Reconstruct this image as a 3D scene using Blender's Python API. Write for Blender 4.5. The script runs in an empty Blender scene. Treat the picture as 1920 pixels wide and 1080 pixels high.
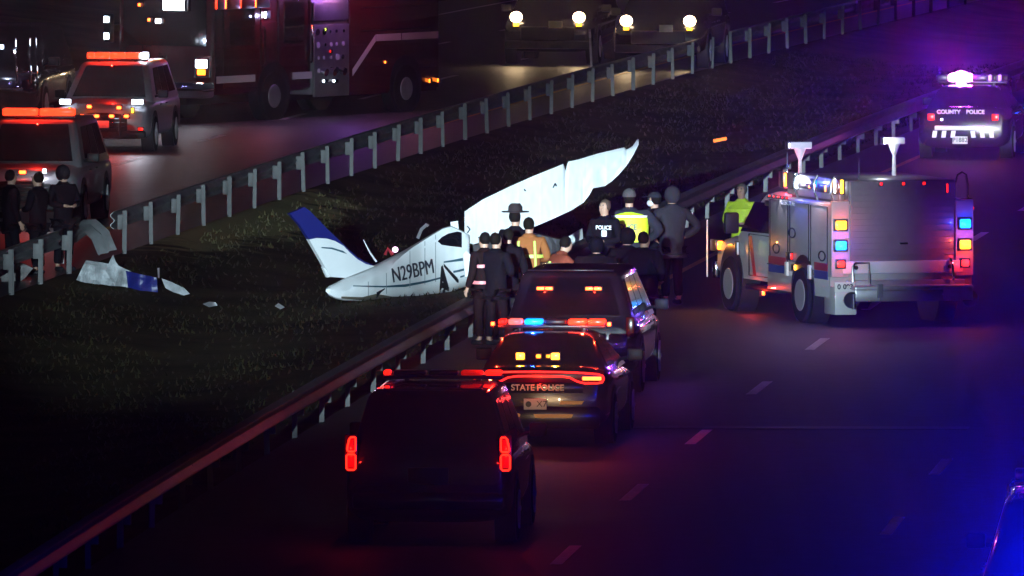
import bpy, bmesh, math, random
from mathutils import Vector, Matrix
R = math.radians
random.seed(7)
S = bpy.context.scene
C = S.collection

# ------------------------------------------------------------------ camera, world, exposure
CAMH, F, PITCH = 12.0, 28000.0, 2.783
cam_d = bpy.data.cameras.new("camera"); cam = bpy.data.objects.new("camera", cam_d); C.objects.link(cam)
cam.location = (0, 0, CAMH); cam.rotation_euler = (R(90 - PITCH), 0, 0)
cam_d.sensor_width = 36; cam_d.lens = 36 * F / 1920.0
cam_d.clip_start = 1; cam_d.clip_end = 5000
S.camera = cam
W = bpy.data.worlds.new("World"); S.world = W; W.use_nodes = True
bg = W.node_tree.nodes['Background']
sky = W.node_tree.nodes.new('ShaderNodeTexSky'); sky.sky_type = 'NISHITA'; sky.sun_disc = False
sky.sun_elevation = R(-6); sky.sun_rotation = R(200)
tint = W.node_tree.nodes.new('ShaderNodeMixRGB'); tint.inputs[0].default_value = 0.85
tint.inputs[2].default_value = (0.03, 0.008, 0.045, 1)
W.node_tree.links.new(sky.outputs[0], tint.inputs[1]); W.node_tree.links.new(tint.outputs[0], bg.inputs[0])
bg.inputs[1].default_value = 0.05
vs = S.view_settings; vs.view_transform = 'Standard'; vs.look = 'None'; vs.exposure = 0; vs.gamma = 1
cy = S.cycles
cy.use_denoising = True; cy.max_bounces = 4; cy.diffuse_bounces = 2; cy.glossy_bounces = 3; cy.transmission_bounces = 3
cy.volume_bounces = 0; cy.sample_clamp_indirect = 1.5; cy.sample_clamp_direct = 0; cy.caustics_reflective = False; cy.caustics_refractive = False

# ------------------------------------------------------------------ pixel / road geometry
def gp(px, py, z=0.0):
    a = math.atan((py - 540) / F) + R(PITCH); Y = (CAMH - z) / math.tan(a)
    d = Y * math.cos(R(PITCH)) + (CAMH - z) * math.sin(R(PITCH))
    return Vector(((px - 960) / F * d, Y, z))
def pd(px, py, Y):
    a = math.atan((py - 540) / F) + R(PITCH); z = CAMH - Y * math.tan(a)
    d = Y * math.cos(R(PITCH)) + (CAMH - z) * math.sin(R(PITCH))
    return Vector(((px - 960) / F * d, Y, z))
def base(d):
    t = d - 205.0
    return 0.083 * t + 0.000185 * t * t
def slope(d): return 0.083 + 0.00037 * (d - 205.0)
def hd(d):
    v = Vector((slope(d), 1.0)); v.normalize(); return v

# ------------------------------------------------------------------ materials
MC = {}
def mat(name, c, rough=0.5, metal=0.0, emi=None, es=0.0, var=0.0, vs_=6.0, spec=0.5, bump=0.0, coat=0.0, c2=None):
    if name in MC: return MC[name]
    m = bpy.data.materials.new(name); m.use_nodes = True; nt = m.node_tree; b = nt.nodes['Principled BSDF']
    b.inputs['Base Color'].default_value = (*c, 1); b.inputs['Roughness'].default_value = rough
    b.inputs['Metallic'].default_value = metal; b.inputs['Specular IOR Level'].default_value = spec
    b.inputs['Coat Weight'].default_value = coat
    if emi:
        b.inputs['Emission Color'].default_value = (*emi, 1); b.inputs['Emission Strength'].default_value = es
        m.cycles.emission_sampling = 'NONE'
    if var or bump or c2:
        tc = nt.nodes.new('ShaderNodeTexCoord'); n = nt.nodes.new('ShaderNodeTexNoise')
        n.inputs['Scale'].default_value = vs_; n.inputs['Detail'].default_value = 8; n.inputs['Roughness'].default_value = 0.65
        nt.links.new(tc.outputs['Object'], n.inputs['Vector'])
        if var or c2:
            r = nt.nodes.new('ShaderNodeValToRGB'); r.color_ramp.elements[0].position = 0.3; r.color_ramp.elements[1].position = 0.72
            r.color_ramp.elements[0].color = (*[x * (1 - var) for x in c], 1)
            r.color_ramp.elements[1].color = (*(c2 if c2 else [min(1, x * (1 + var)) for x in c]), 1)
            nt.links.new(n.outputs['Fac'], r.inputs[0]); nt.links.new(r.outputs[0], b.inputs['Base Color'])
        if bump:
            bp = nt.nodes.new('ShaderNodeBump'); bp.inputs['Strength'].default_value = bump; bp.inputs['Distance'].default_value = 0.03
            nt.links.new(n.outputs['Fac'], bp.inputs['Height']); nt.links.new(bp.outputs[0], b.inputs['Normal'])
    MC[name] = m; return m
def lens(name, c, s): return mat(name, tuple(min(1, x * .6 + .02) for x in c), 0.2, emi=c, es=s)
RED = lens('red_lens', (1, .014, .005), 4)
REDHOT = lens('hot_red_lens', (1, .10, .015), 10)
REDDIM = lens('dim_red_lens', (1, .012, .004), 0.35)
REDMID = lens('tail_red_lens', (1, .014, .006), 1.8)
AMBER = lens('amber_lens', (1, .42, .02), 9)
ORANGE = lens('orange_lens', (1, .2, .015), 6)
BLUE = lens('blue_lens', (.0, .20, 1), 4)
DBLUE = lens('deep_blue_lens', (.0, .03, 1), 3)
WHITE = lens('white_lens', (.75, .85, 1), 22)
WARM = lens('warm_white_lens', (1, .72, .4), 26)
PINK = lens('pink_white_lens', (1, .25, .8), 30)
HOUSING = mat('lamp_housing', (.02, .02, .022), .3)
GLASS = mat('tinted_window_glass', (.006, .006, .008), .06, spec=.6)
RUBBER = mat('tyre_rubber', (.018, .018, .018), .8, spec=.04, bump=.2, vs_=30)
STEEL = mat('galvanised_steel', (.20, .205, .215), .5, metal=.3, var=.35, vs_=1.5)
CHROME = mat('chrome', (.75, .75, .78), .1, metal=1)
ALU = mat('brushed_aluminium', (.5, .51, .53), .32, metal=.8, var=.2, vs_=3)
RIM = mat('alloy_rim', (.4, .41, .43), .35, metal=.6)
BLACKP = mat('black_plastic', (.012, .012, .014), .5, spec=.2)
P_DARK = mat('black_paint', (.012, .010, .014), .22, coat=.7)
P_BLUE = mat('midnight_paint', (.018, .012, .022), .2, coat=.8)
P_WHITE = mat('white_paint', (.34, .34, .37), .3, coat=.5, var=.08)
P_RED = mat('fire_red_paint', (.07, .003, .006), .25, coat=.6, var=.15, vs_=2)
REFL = mat('reflective_white', (.85, .85, .88), .4)
GOLD = mat('reflective_gold', (.85, .48, .10), .4)
DECALR = mat('red_decal', (.42, .03, .04), .4)
DECALB = mat('blue_decal', (.03, .07, .32), .4)
INK = mat('dark_lettering', (.02, .025, .04), .5)
WHITEINK = mat('white_lettering', (.8, .8, .82), .5)
PLATE = mat('plate_white', (.72, .7, .68), .45)

# ------------------------------------------------------------------ geometry collector
class G:
    def __init__(s): s.bm = bmesh.new()
    def _add(s, vs, fs):
        v = [s.bm.verts.new(p) for p in vs]
        for f in fs:
            try: s.bm.faces.new([v[i] for i in f])
            except ValueError: pass
        return v
    def box(s, c, d, bev=0.0, rot=None, seg=2):
        t = bmesh.new(); bmesh.ops.create_cube(t, size=1)
        for v in t.verts: v.co = Vector((v.co.x * d[0], v.co.y * d[1], v.co.z * d[2]))
        if bev: bmesh.ops.bevel(t, geom=list(t.edges), offset=bev, segments=seg, profile=.5, affect='EDGES')
        M = Matrix.Translation(c) @ (rot.to_4x4() if rot is not None else Matrix())
        t.verts.ensure_lookup_table()
        for i, v in enumerate(t.verts): v.index = i
        s._add([M @ v.co for v in t.verts], [[v.index for v in f.verts] for f in t.faces]); t.free(); return s
    def cyl(s, a, b, r0, r1=None, n=20):
        if r1 is None: r1 = r0
        a, b = Vector(a), Vector(b); ax = (b - a).normalized()
        u = ax.orthogonal().normalized(); w = ax.cross(u)
        ring = lambda c, r: [c + (u * math.cos(2 * math.pi * i / n) + w * math.sin(2 * math.pi * i / n)) * r for i in range(n)]
        return s.loft([ring(a, r0), ring(b, r1)])
    def tube(s, pts, r, n=8, closed=False):
        pts = [Vector(p) for p in pts]; N = len(pts); rings = []
        for i, p in enumerate(pts):
            if closed: t = pts[(i + 1) % N] - pts[i - 1]
            else: t = pts[min(i + 1, N - 1)] - pts[max(i - 1, 0)]
            t.normalize(); up = Vector((0, 1, 0)) if abs(t.y) < .9 else Vector((0, 0, 1))
            u = t.cross(up).normalized(); w = u.cross(t)
            rr = r[i] if isinstance(r, (list, tuple)) else r
            rings.append([p + (u * math.cos(2 * math.pi * k / n) + w * math.sin(2 * math.pi * k / n)) * rr for k in range(n)])
        if closed: rings.append(rings[0])
        return s.loft(rings, cap=not closed)
    def loft(s, rings, cap=True):
        n = len(rings[0]); vs = [p for r in rings for p in r]; fs = []
        for j in range(len(rings) - 1):
            for i in range(n):
                k = (i + 1) % n; fs.append([j * n + i, j * n + k, (j + 1) * n + k, (j + 1) * n + i])
        if cap: fs.append(list(range(n))[::-1]); fs.append([(len(rings) - 1) * n + i for i in range(n)])
        s._add(vs, fs); return s
    def slab(s, pts, th):
        pts = [Vector(p) for p in pts]; n = Vector((0, 0, 0))
        for i in range(len(pts)): n += (pts[i] - pts[0]).cross(pts[(i + 1) % len(pts)] - pts[0])
        n.normalize(); return s.loft([[p - n * th / 2 for p in pts], [p + n * th / 2 for p in pts]])
    def ball(s, c, r, n=14, m=10, zc=-1.0):
        c = Vector(c); r = r if isinstance(r, (tuple, list)) else (r, r, r); rings = []
        for j in range(m + 1):
            t = max(-1, zc) + (1 - max(-1, zc)) * j / m
            ph = math.asin(max(-1, min(1, t))); k = max(.02, math.cos(ph))
            rings.append([c + Vector((r[0] * k * math.cos(2 * math.pi * i / n), r[1] * k * math.sin(2 * math.pi * i / n), r[2] * t)) for i in range(n)])
        return s.loft(rings)
    def done(s, name, m, parent=None, smooth=32, loc=None):
        bmesh.ops.recalc_face_normals(s.bm, faces=s.bm.faces)
        me = bpy.data.meshes.new(name); s.bm.to_mesh(me); s.bm.free(); me.materials.append(m)
        if smooth:
            me.polygons.foreach_set('use_smooth', [True] * len(me.polygons)); me.set_sharp_from_angle(angle=R(smooth))
        o = bpy.data.objects.new(name, me); C.objects.link(o)
        if parent: o.parent = parent
        if loc: o.location = loc
        return o
def tag(o, label, cat, group=None):
    o['label'] = label; o['category'] = cat
    if group: o['group'] = group
    return o
def thing(name, label, cat, loc=(0, 0, 0), rz=0, group=None):
    o = bpy.data.objects.new(name, None); C.objects.link(o); o.location = loc; o.rotation_euler = (0, 0, rz)
    o.empty_display_size = .3
    return tag(o, label, cat, group)
def struct(o, kind='structure'): o['kind'] = kind; return o
def text(s, size, m, parent, mtx, name='lettering', bold=0.0, ext=.004, sx=1.0):
    cu = bpy.data.curves.new('t', 'FONT'); cu.body = s; cu.size = size; cu.align_x = 'CENTER'; cu.align_y = 'CENTER'; cu.extrude = ext; cu.offset = bold
    t = bpy.data.objects.new('t', cu); C.objects.link(t); bpy.context.view_layer.update()
    me = bpy.data.meshes.new_from_object(t.evaluated_get(bpy.context.evaluated_depsgraph_get()))
    bpy.data.objects.remove(t); bpy.data.curves.remove(cu)
    me.transform(mtx @ Matrix.Diagonal((sx, 1, 1, 1))); me.materials.clear(); me.materials.append(m)
    o = bpy.data.objects.new(name, me); C.objects.link(o); o.parent = parent; return o
def frame(o, x, z):      # matrix: text x axis, text up axis, at origin o
    x = Vector(x).normalized(); z = Vector(z).normalized(); n = x.cross(z); z = n.cross(x)
    return Matrix(((x.x, z.x, n.x, o[0]), (x.y, z.y, n.y, o[1]), (x.z, z.z, n.z, o[2]), (0, 0, 0, 1)))
def glow(parent, loc, c, p, r=.015, spot=None, aim=None, blend=.5, name='lamp_light'):
    ld = bpy.data.lights.new(name, 'SPOT' if spot else 'POINT'); ld.energy = p; ld.color = c; ld.shadow_soft_size = r
    if spot: ld.spot_size = R(spot); ld.spot_blend = blend
    o = bpy.data.objects.new(name, ld); C.objects.link(o); o.parent = parent; o.location = loc
    if aim: o.rotation_euler = (Vector(aim) - Vector(loc)).to_track_quat('-Z', 'Y').to_euler()
    return o

HALO = .0022
def halo(parent, loc, c, p, fwd=-1, r=.02, cone=26, elev=11.5, side=0.0):
    """forward beam of a strobe lamp: a narrow cone thrown along the vehicle's axis, slightly upward"""
    a = (loc[0] + side, loc[1] + fwd, loc[2] + math.tan(R(elev)))
    return glow(parent, loc, c, p * HALO, r, spot=cone, aim=a, blend=.12, name='strobe_beam')

# ------------------------------------------------------------------ ground, roads, markings
RL, RR = -11.97, -2.79           # offsets of the two guardrails from the road base line
def swale(u):
    if u <= RL + .3 or u >= RR - .5: return 0.0
    t = (u - RL - .3) / (RR - .5 - RL - .3); return -0.42 * math.sin(math.pi * t) ** .9
def strip_mesh(name, us, ds, zf, m, smooth=0):
    g = G(); vs = []; fs = []; n = len(us)
    for d in ds:
        for u in us: vs.append(Vector((base(d) + u, d, zf(u, d))))
    for j in range(len(ds) - 1):
        for i in range(n - 1): fs.append([j * n + i, j * n + i + 1, (j + 1) * n + i + 1, (j + 1) * n + i])
    g._add(vs, fs); return g.done(name, m, smooth=180)
from mathutils import noise as mn
def gz(u, d):
    z = swale(u) - .02
    if RL + .6 < u < RR - .8 or u > 14 or u < -27:
        z += .10 * (mn.noise(Vector((u * .5, d * .12, 0)))) + .05 * mn.noise(Vector((u * 1.7, d * .5, 3)))
    if u < -27: z += min(6, (-27 - u) * .12)
    if u > 14: z += min(3, (u - 14) * .06)
    return z
GRASS = mat('dry_grass_ground', (.022, .019, .009), .95, spec=.05, bump=.8, vs_=.45, c2=(.11, .09, .045))
us = [-600, -300, -120, -60, -40, -32, -27] + [-27 + .01, -20, RL - .4] + [RL + .3 + i * (RR - RL - .8) / 26 for i in range(27)] + [RR + .2, 0, 6, 14, 18, 24, 40, 80, 160, 300, 600]
ds = [-100, 0, 60, 100, 130] + [140 + i * 1.0 for i in range(300)] + [450, 480, 520, 600, 800, 1100, 1500, 2200]
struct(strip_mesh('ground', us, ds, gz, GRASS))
def lit_grass_patch(m, col, cx, cy_, rx, ry, a=0.0):
    """a pool of light painted into the grass colour, ragged outline, fixed to the ground"""
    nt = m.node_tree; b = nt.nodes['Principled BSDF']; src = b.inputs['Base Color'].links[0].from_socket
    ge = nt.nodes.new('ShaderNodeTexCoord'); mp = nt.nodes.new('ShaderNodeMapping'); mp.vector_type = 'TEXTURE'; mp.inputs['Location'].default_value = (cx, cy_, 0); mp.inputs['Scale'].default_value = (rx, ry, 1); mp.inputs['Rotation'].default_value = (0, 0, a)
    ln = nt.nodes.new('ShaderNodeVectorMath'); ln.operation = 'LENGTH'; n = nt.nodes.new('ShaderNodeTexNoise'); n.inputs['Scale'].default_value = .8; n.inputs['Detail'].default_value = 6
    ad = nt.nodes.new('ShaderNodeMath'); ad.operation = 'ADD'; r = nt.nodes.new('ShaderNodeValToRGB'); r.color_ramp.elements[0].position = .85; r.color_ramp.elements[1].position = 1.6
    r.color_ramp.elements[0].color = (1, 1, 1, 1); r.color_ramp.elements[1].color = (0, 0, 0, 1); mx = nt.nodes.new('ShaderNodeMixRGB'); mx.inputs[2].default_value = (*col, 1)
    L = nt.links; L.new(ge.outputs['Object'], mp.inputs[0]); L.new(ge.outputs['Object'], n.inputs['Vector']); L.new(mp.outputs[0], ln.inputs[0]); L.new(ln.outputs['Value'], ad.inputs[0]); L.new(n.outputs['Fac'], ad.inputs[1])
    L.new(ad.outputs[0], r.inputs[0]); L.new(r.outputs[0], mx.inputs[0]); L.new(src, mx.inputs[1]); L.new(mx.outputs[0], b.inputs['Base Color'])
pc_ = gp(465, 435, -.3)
lit_grass_patch(GRASS, (.34, .30, .14), pc_.x, pc_.y, 3.2, 27, R(-6))  # lit area left of the tail fin, painted into the ground colour
ASPH = mat('asphalt', (.040, .038, .042), .62, spec=.35, bump=.5, vs_=2.2, c2=(.068, .066, .07))
def streak(m):
    nt = m.node_tree; b = nt.nodes['Principled BSDF']; ramp = [n for n in nt.nodes if n.type == 'VALTORGB'][0]
    tc = [n for n in nt.nodes if n.type == 'TEX_COORD'][0]; mp = nt.nodes.new('ShaderNodeMapping'); mp.inputs['Scale'].default_value = (1.6, .035, 1)
    n2 = nt.nodes.new('ShaderNodeTexNoise'); n2.inputs['Scale'].default_value = 1.0; n2.inputs['Detail'].default_value = 5
    mx = nt.nodes.new('ShaderNodeMixRGB'); mx.blend_type = 'MULTIPLY'; mx.inputs[0].default_value = .8; r2 = nt.nodes.new('ShaderNodeValToRGB')
    r2.color_ramp.elements[0].position = .35; r2.color_ramp.elements[1].position = .65; r2.color_ramp.elements[0].color = (.45, .45, .45, 1)
    nt.links.new(tc.outputs['Object'], mp.inputs[0]); nt.links.new(mp.outputs[0], n2.inputs['Vector']); nt.links.new(n2.outputs['Fac'], r2.inputs[0])
    nt.links.new(ramp.outputs[0], mx.inputs[1]); nt.links.new(r2.outputs[0], mx.inputs[2]); nt.links.new(mx.outputs[0], b.inputs['Base Color'])
streak(ASPH)
ASPH2 = mat('worn_asphalt', (.065, .064, .068), .48, spec=.5, bump=.35, vs_=1.4, c2=(.12, .118, .12)); streak(ASPH2)
rds = [100 + i * 4 for i in range(200)]
flat = lambda z: (lambda u, d: z)
struct(strip_mesh('road', [RR - .15, 0, 4, 8, 13.2], rds, flat(.01), ASPH))
struct(strip_mesh('road', [-26.5, -20, -15, RL + .15], rds, flat(.01), ASPH2))
LINEW = mat('white_road_paint', (.85, .85, .84), .55, var=.4, vs_=9)
LINEY = mat('yellow_road_paint', (.55, .36, .07), .55, var=.4, vs_=9)
def line(name, u0, u1, d0, d1, m):
    n = max(1, int((d1 - d0) / 4)); return struct(strip_mesh(name, [u0, u1], [d0 + (d1 - d0) * i / n for i in range(n + 1)], flat(.016), m))
line('edge_line', -1.55, -1.42, 226, 600, LINEY); line('edge_line', 10.1, 10.23, 120, 600, LINEW)
line('edge_line', -13.4, -13.27, 120, 600, LINEY); line('edge_line', -24.6, -24.45, 120, 600, LINEW)
dash0 = gp(1180, 925).y
def dashes(u, ph, d0, d1, nm):
    g = G(); k = -8
    while True:
        a = ph + k * 12.19; k += 1
        if a > d1: break
        if a < d0: continue
        P = [(base(d) + uu, d, .016) for d, uu in ((a - 1.7, u - .075), (a - 1.7, u + .075), (a + 1.7, u + .075), (a + 1.7, u - .075))]
        g._add([Vector(p) for p in P], [[0, 1, 2, 3]])
    return struct(g.done(nm, LINEW, smooth=0))
dashes(2.60, dash0, 140, 420, 'lane_markings'); dashes(6.28, gp(1680, 988).y, 140, 200, 'lane_markings')
dashes(-17.1, 262, 140, 420, 'lane_markings'); dashes(-20.8, 262, 140, 420, 'lane_markings')
# crack-sealed joint across the near lane
g = G(); g.slab([(base(d) + u, d, .018) for u, d in ((1.4, 206.5), (6.2, 206.2), (6.2, 206.9), (1.4, 207.1))], .003)
struct(g.done('road_patch', mat('crack_seal', (.02, .02, .022), .5)))
# grass blades in the median
rng = random.Random(3); vs_, fs_ = [], []
for i in range(26000):
    d = 170 + (rng.random() ** .8) * 200; u = rng.uniform(RL + .5, RR - .6)
    if mn.noise(Vector((u * .6, d * .15, 9))) < -.12 and rng.random() < .8: continue
    X = base(d) + u; z = gz(u, d) - .01; h = rng.uniform(.03, .10); a = rng.uniform(0, 3.14); w = .02
    dx, dy = math.cos(a) * w, math.sin(a) * w; n0 = len(vs_)
    vs_ += [(X - dx, d - dy, z), (X + dx, d + dy, z), (X + rng.uniform(-.06, .06), d + rng.uniform(-.06, .06), z + h)]; fs_.append((n0, n0 + 1, n0 + 2))
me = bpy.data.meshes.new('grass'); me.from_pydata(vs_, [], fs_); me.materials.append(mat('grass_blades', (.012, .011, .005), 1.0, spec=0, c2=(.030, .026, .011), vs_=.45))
lit_grass_patch(MC['grass_blades'], (.10, .09, .04), pc_.x, pc_.y, 3.2, 27, R(-6))  # same painted light carried onto the blades
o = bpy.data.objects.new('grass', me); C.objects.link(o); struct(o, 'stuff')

# ------------------------------------------------------------------ guardrails
PROF = [(.0, .42), (.06, .46), (.06, .50), (.0, .555), (.0, .585), (.06, .64), (.06, .68), (.0, .73)]
def beam(parent, u, d0, d1, side, tip=None):
    ds_ = [d0 + (d1 - d0) * i / max(1, int((d1 - d0) / 1.0)) for i in range(max(1, int((d1 - d0) / 1.0)) + 1)]
    rings = []
    for d in ds_:
        x = base(d) + u; P = [(x + side * a, d, z) for a, z in PROF] + [(x + side * (a - .012), d, z) for a, z in reversed(PROF)]
        rings.append([Vector(p) for p in P])
    if tip:
        for (dx, dy, dz, tw) in tip:
            x = base(d1) + u; P = PROF + [(a - .012, z) for a, z in reversed(PROF)]
            rings.append([Vector((x + dx + side * a + math.sin(tw) * (z - .58), d1 + dy, .58 + dz + math.cos(tw) * (z - .58))) for a, z in P])
    return G().loft(rings).done('rail', STEEL, parent, smooth=50)
def posts(parent, u, dl, side, m, dz=0.0):
    proto = None
    for d in dl:
        if proto is None:
            g = G(); g.box((0, 0, .38), (.012, .10, .80)); g.box((-.0, -.05, .38), (.066, .010, .80)); g.box((.0, .05, .38), (.066, .010, .80)); g.box((side * .08, 0, .58), (.10, .08, .26), .01)
            proto = g.done('post', m, parent); p = proto
        else:
            p = proto.copy(); C.objects.link(p)
        p.location = (base(d) + u - side * .14, d, rng.uniform(-.09, -.04) + dz); p.rotation_euler = (rng.uniform(-.02, .02), rng.uniform(-.03, .03), R(rng.uniform(-12, 12)))
lr = thing('guardrail', 'galvanised guardrail with a torn bent end, on the far side of the grass median', 'guardrail', (0, 0, 0))
dpost = gp(318, 438).y
dl = [dpost + 3.66 * k for k in range(-6, 40)]
brk = gp(122, 500).y
beam(lr, RL, 225, brk, -1, tip=[(.08, .5, .05, .1), (.22, .9, .06, .5), (.38, 1.2, -.10, 1.0), (.5, 1.3, -.40, 1.25)])
beam(lr, RL, gp(195, 475).y, 420, -1)
POSTM = mat('weathered_post', (.12, .12, .122), .6, metal=.1, var=.3, vs_=3)
posts(lr, RL, [d for k, d in enumerate(dl) if k != 3], -1, POSTM)
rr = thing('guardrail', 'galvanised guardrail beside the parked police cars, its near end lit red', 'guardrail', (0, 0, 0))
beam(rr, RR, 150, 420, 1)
rr.children[0].data.materials[0] = mat('dull_weathered_steel', (.085, .085, .09), .5, metal=.2, var=.35, vs_=1.5)  # rail colour darkened to imitate shade where the nearby lamps light it too much
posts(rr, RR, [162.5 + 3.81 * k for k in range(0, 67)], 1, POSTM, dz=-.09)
p = gp(1112, 180); g = G(); g.box((0, 0, .75), (.05, .02, 1.5), .004); dp = g.done('delineator_post', mat('grey_plastic', (.35, .36, .4), .5), loc=p)
dp.rotation_euler = (0, R(-3), 0); tag(dp, 'thin tall marker post standing at the far guardrail below the headlights', 'marker post')
dp2 = G().box((.0, -.016, 1.38), (.05, .008, .14)).done('reflector', REFL, dp)

# ------------------------------------------------------------------ vehicle builder
def ring_se(y, w, z0, z1, n=5.0, N=40):
    cz, h = (z0 + z1) / 2, (z1 - z0) / 2; out = []
    for i in range(N):
        a = 2 * math.pi * (i + .5) / N; c, s_ = math.cos(a), math.sin(a)
        out.append(Vector((w * math.copysign(abs(c) ** (2 / n), c), y, cz + h * math.copysign(abs(s_) ** (2 / n), s_))))
    return out
def rrect(x, y0, y1, z, r, k=5):
    pts = []
    for cx, cy, a0 in ((x - r, y1 - r, 0), (-x + r, y1 - r, 90), (-x + r, y0 + r, 180), (x - r, y0 + r, 270)):
        for i in range(k + 1):
            a = R(a0 + 90 * i / k); pts.append(Vector((cx + r * math.cos(a), cy + r * math.sin(a), z)))
    return pts
SUV = dict(L=5.2, W=2.04, st=[(-2.6, .88, .50, 1.06), (-2.57, .96, .36, 1.13), (-2.4, 1.01, .28, 1.17), (-1.5, 1.02, .27, 1.17), (0, 1.02, .27, 1.16), (1.15, 1.02, .27, 1.15), (1.5, 1.015, .27, 1.13), (2.2, 1.0, .28, 1.07), (2.48, .96, .34, 1.0), (2.58, .88, .45, .9)],
           base=(-2.56, 1.50, 1.12, .955), top=(-2.32, .55, 1.85, .74), r=.39, wy=(-1.55, 1.58), nwin=3)
SEDAN = dict(L=5.1, W=1.90, st=[(-2.55, .80, .42, 1.02), (-2.52, .88, .30, 1.06), (-2.35, .93, .24, 1.09), (-1.6, .95, .22, 1.08), (-.8, .95, .22, 1.02), (.6, .95, .22, 1.0), (1.0, .945, .22, .98), (1.9, .93, .23, .90), (2.35, .88, .26, .82), (2.52, .76, .34, .72)],
             base=(-1.85, 1.35, .98, .86), top=(-1.15, .25, 1.44, .60), r=.35, wy=(-1.6, 1.5), nwin=2)
def cabin_pt(sp, face, s, t, off=.012):
    y0, y1, z0, w0 = sp['base']; Y0, Y1, z1, w1 = sp['top']
    lo, hi = {'rear': ((-w0, y0), (-w1, Y0)), 'front': ((w0, y1), (w1, Y1)), 'left': ((-w0, y1), (-w1, Y1)), 'right': ((w0, y0), (w1, Y0))}[face]
    lo2, hi2 = {'rear': ((w0, y0), (w1, Y0)), 'front': ((-w0, y1), (-w1, Y1)), 'left': ((-w0, y0), (-w1, Y0)), 'right': ((w0, y1), (w1, Y1))}[face]
    a = Vector((lo[0], lo[1], z0)).lerp(Vector((lo2[0], lo2[1], z0)), s); b = Vector((hi[0], hi[1], z1)).lerp(Vector((hi2[0], hi2[1], z1)), s)
    n = (Vector((lo2[0] - lo[0], lo2[1] - lo[1], 0))).cross(Vector((hi[0] - lo[0], hi[1] - lo[1], z1 - z0))).normalized()
    c = a.lerp(b, t); ctr = Vector((0, (y0 + y1) / 2, z0))
    if n.dot(c - ctr) < 0: n = -n
    return c + n * off
def pane(root, sp, face, s0, s1, t0, t1, name='window'):
    N = 8; vs = [cabin_pt(sp, face, s0 + (s1 - s0) * i / N, t) for t in (t0, t1) for i in range(N + 1)]
    g = G(); P = [cabin_pt(sp, face, s0, t0), cabin_pt(sp, face, s1, t0), cabin_pt(sp, face, s1 - (.02 if face in ('rear', 'front') else 0), t1), cabin_pt(sp, face, s0 + (.02 if face in ('rear', 'front') else 0), t1)]
    g.slab(P, .008); return g.done(name, GLASS, root, smooth=0)
def car(name, label, cat, loc, h, sp, paint, mirrors=BLACKP, group=None, scale=1.0, sidewin=True):
    rz = math.atan2(-h[0], h[1]); root = thing(name, label, cat, loc, rz, group); root.scale = (scale,) * 3
    G().loft([ring_se(*q) for q in sp['st']]).done('body', paint, root, smooth=60)
    y0, y1, z0, w0 = sp['base']; Y0, Y1, z1, w1 = sp['top']; rings = []
    for t in (-.08, 0, .5, .93): rings.append(rrect(w0 + (w1 - w0) * t, y0 + (Y0 - y0) * t, y1 + (Y1 - y1) * t, z0 + (z1 - z0) * t, .12))
    rings.append(rrect(w1 - .02, Y0 + .03, Y1 - .04, z1, .14)); rings.append(rrect(w1 - .08, Y0 + .12, Y1 - .16, z1 + .025, .16)); rings.append(rrect(w1 - .3, Y0 + .4, Y1 - .5, z1 + .04, .16))
    G().loft(rings).done('cabin', paint, root, smooth=60)
    pane(root, sp, 'rear', .09, .91, .12, .9, 'rear_window'); pane(root, sp, 'front', .08, .92, .06, .93, 'windshield')
    nw = sp['nwin']
    for f in ('left', 'right'):
        for i in range(nw):
            a, b = .12 + .78 * i / nw + .012, .12 + .78 * (i + 1) / nw - .012; pane(root, sp, f, a, b, .10, .86, 'side_window')
    r = sp['r']; hw = sp['W'] / 2
    for wy in sp['wy']:
        for sx in (-1, 1):
            g = G(); g.cyl((sx * (hw - .25), wy, r + .03), (sx * (hw + .006), wy, r + .03), r + .075, n=28); g.done('wheel_arch', BLACKP, root)
            g = G(); g.loft([[Vector((sx * x, wy + rr_ * math.cos(2 * math.pi * i / 28), r + rr_ * math.sin(2 * math.pi * i / 28))) for i in range(28)] for x, rr_ in ((hw - .24, r - .04), (hw - .22, r), (hw - .01, r), (hw + .02, r - .03), (hw + .022, r * .68))])
            ty = g.done('tyre', RUBBER, root)
            g = G(); g.cyl((sx * (hw - .02), wy, r), (sx * (hw + .026), wy, r), r * .66, r * .6, n=24)
            for k in range(5):
                a = 2 * math.pi * k / 5; g.box((sx * (hw + .03), wy + math.cos(a) * r * .33, r + math.sin(a) * r * .33), (.02, .06, r * .6), .008, rot=Matrix.Rotation(-a + math.pi / 2, 3, 'X'))
            g.done('rim', RIM, ty)
    for sx in (-1, 1):
        g = G(); g.box((sx * (hw + .10), y1 - .42, z0 + .10), (.22, .10, .17), .03); g.cyl((sx * (hw - .14), y1 - .42, z0 + .03), (sx * (hw + .05), y1 - .42, z0 + .07), .025, n=8); g.done('side_mirror', mirrors, root)
        g = G()
        for yy in (-.15, .75): g.box((sx * (hw + .004), yy, z0 - .13), (.03, .16, .028), .008)
        g.done('door_handle', BLACKP, root)
    return root
def bar(root, y, z, hwid, segs, dep=.28, hgt=.13):
    """roof light bar: segs = list of (x0, x1, material)"""
    g = G(); g.box((0, y, z + .02), (hwid * 2, dep * .9, .045), .012); g.box((hwid * .6, y, z - .02), (.06, dep * .7, .06), .01); g.box((-hwid * .6, y, z - .02), (.06, dep * .7, .06), .01)
    b = g.done('light_bar', HOUSING, root)
    for x0, x1, m in segs:
        G().box(((x0 + x1) / 2, y, z + .045 + hgt / 2), (x1 - x0 - .012, dep, hgt), .025).done('lens', m, b)
    return b
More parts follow.
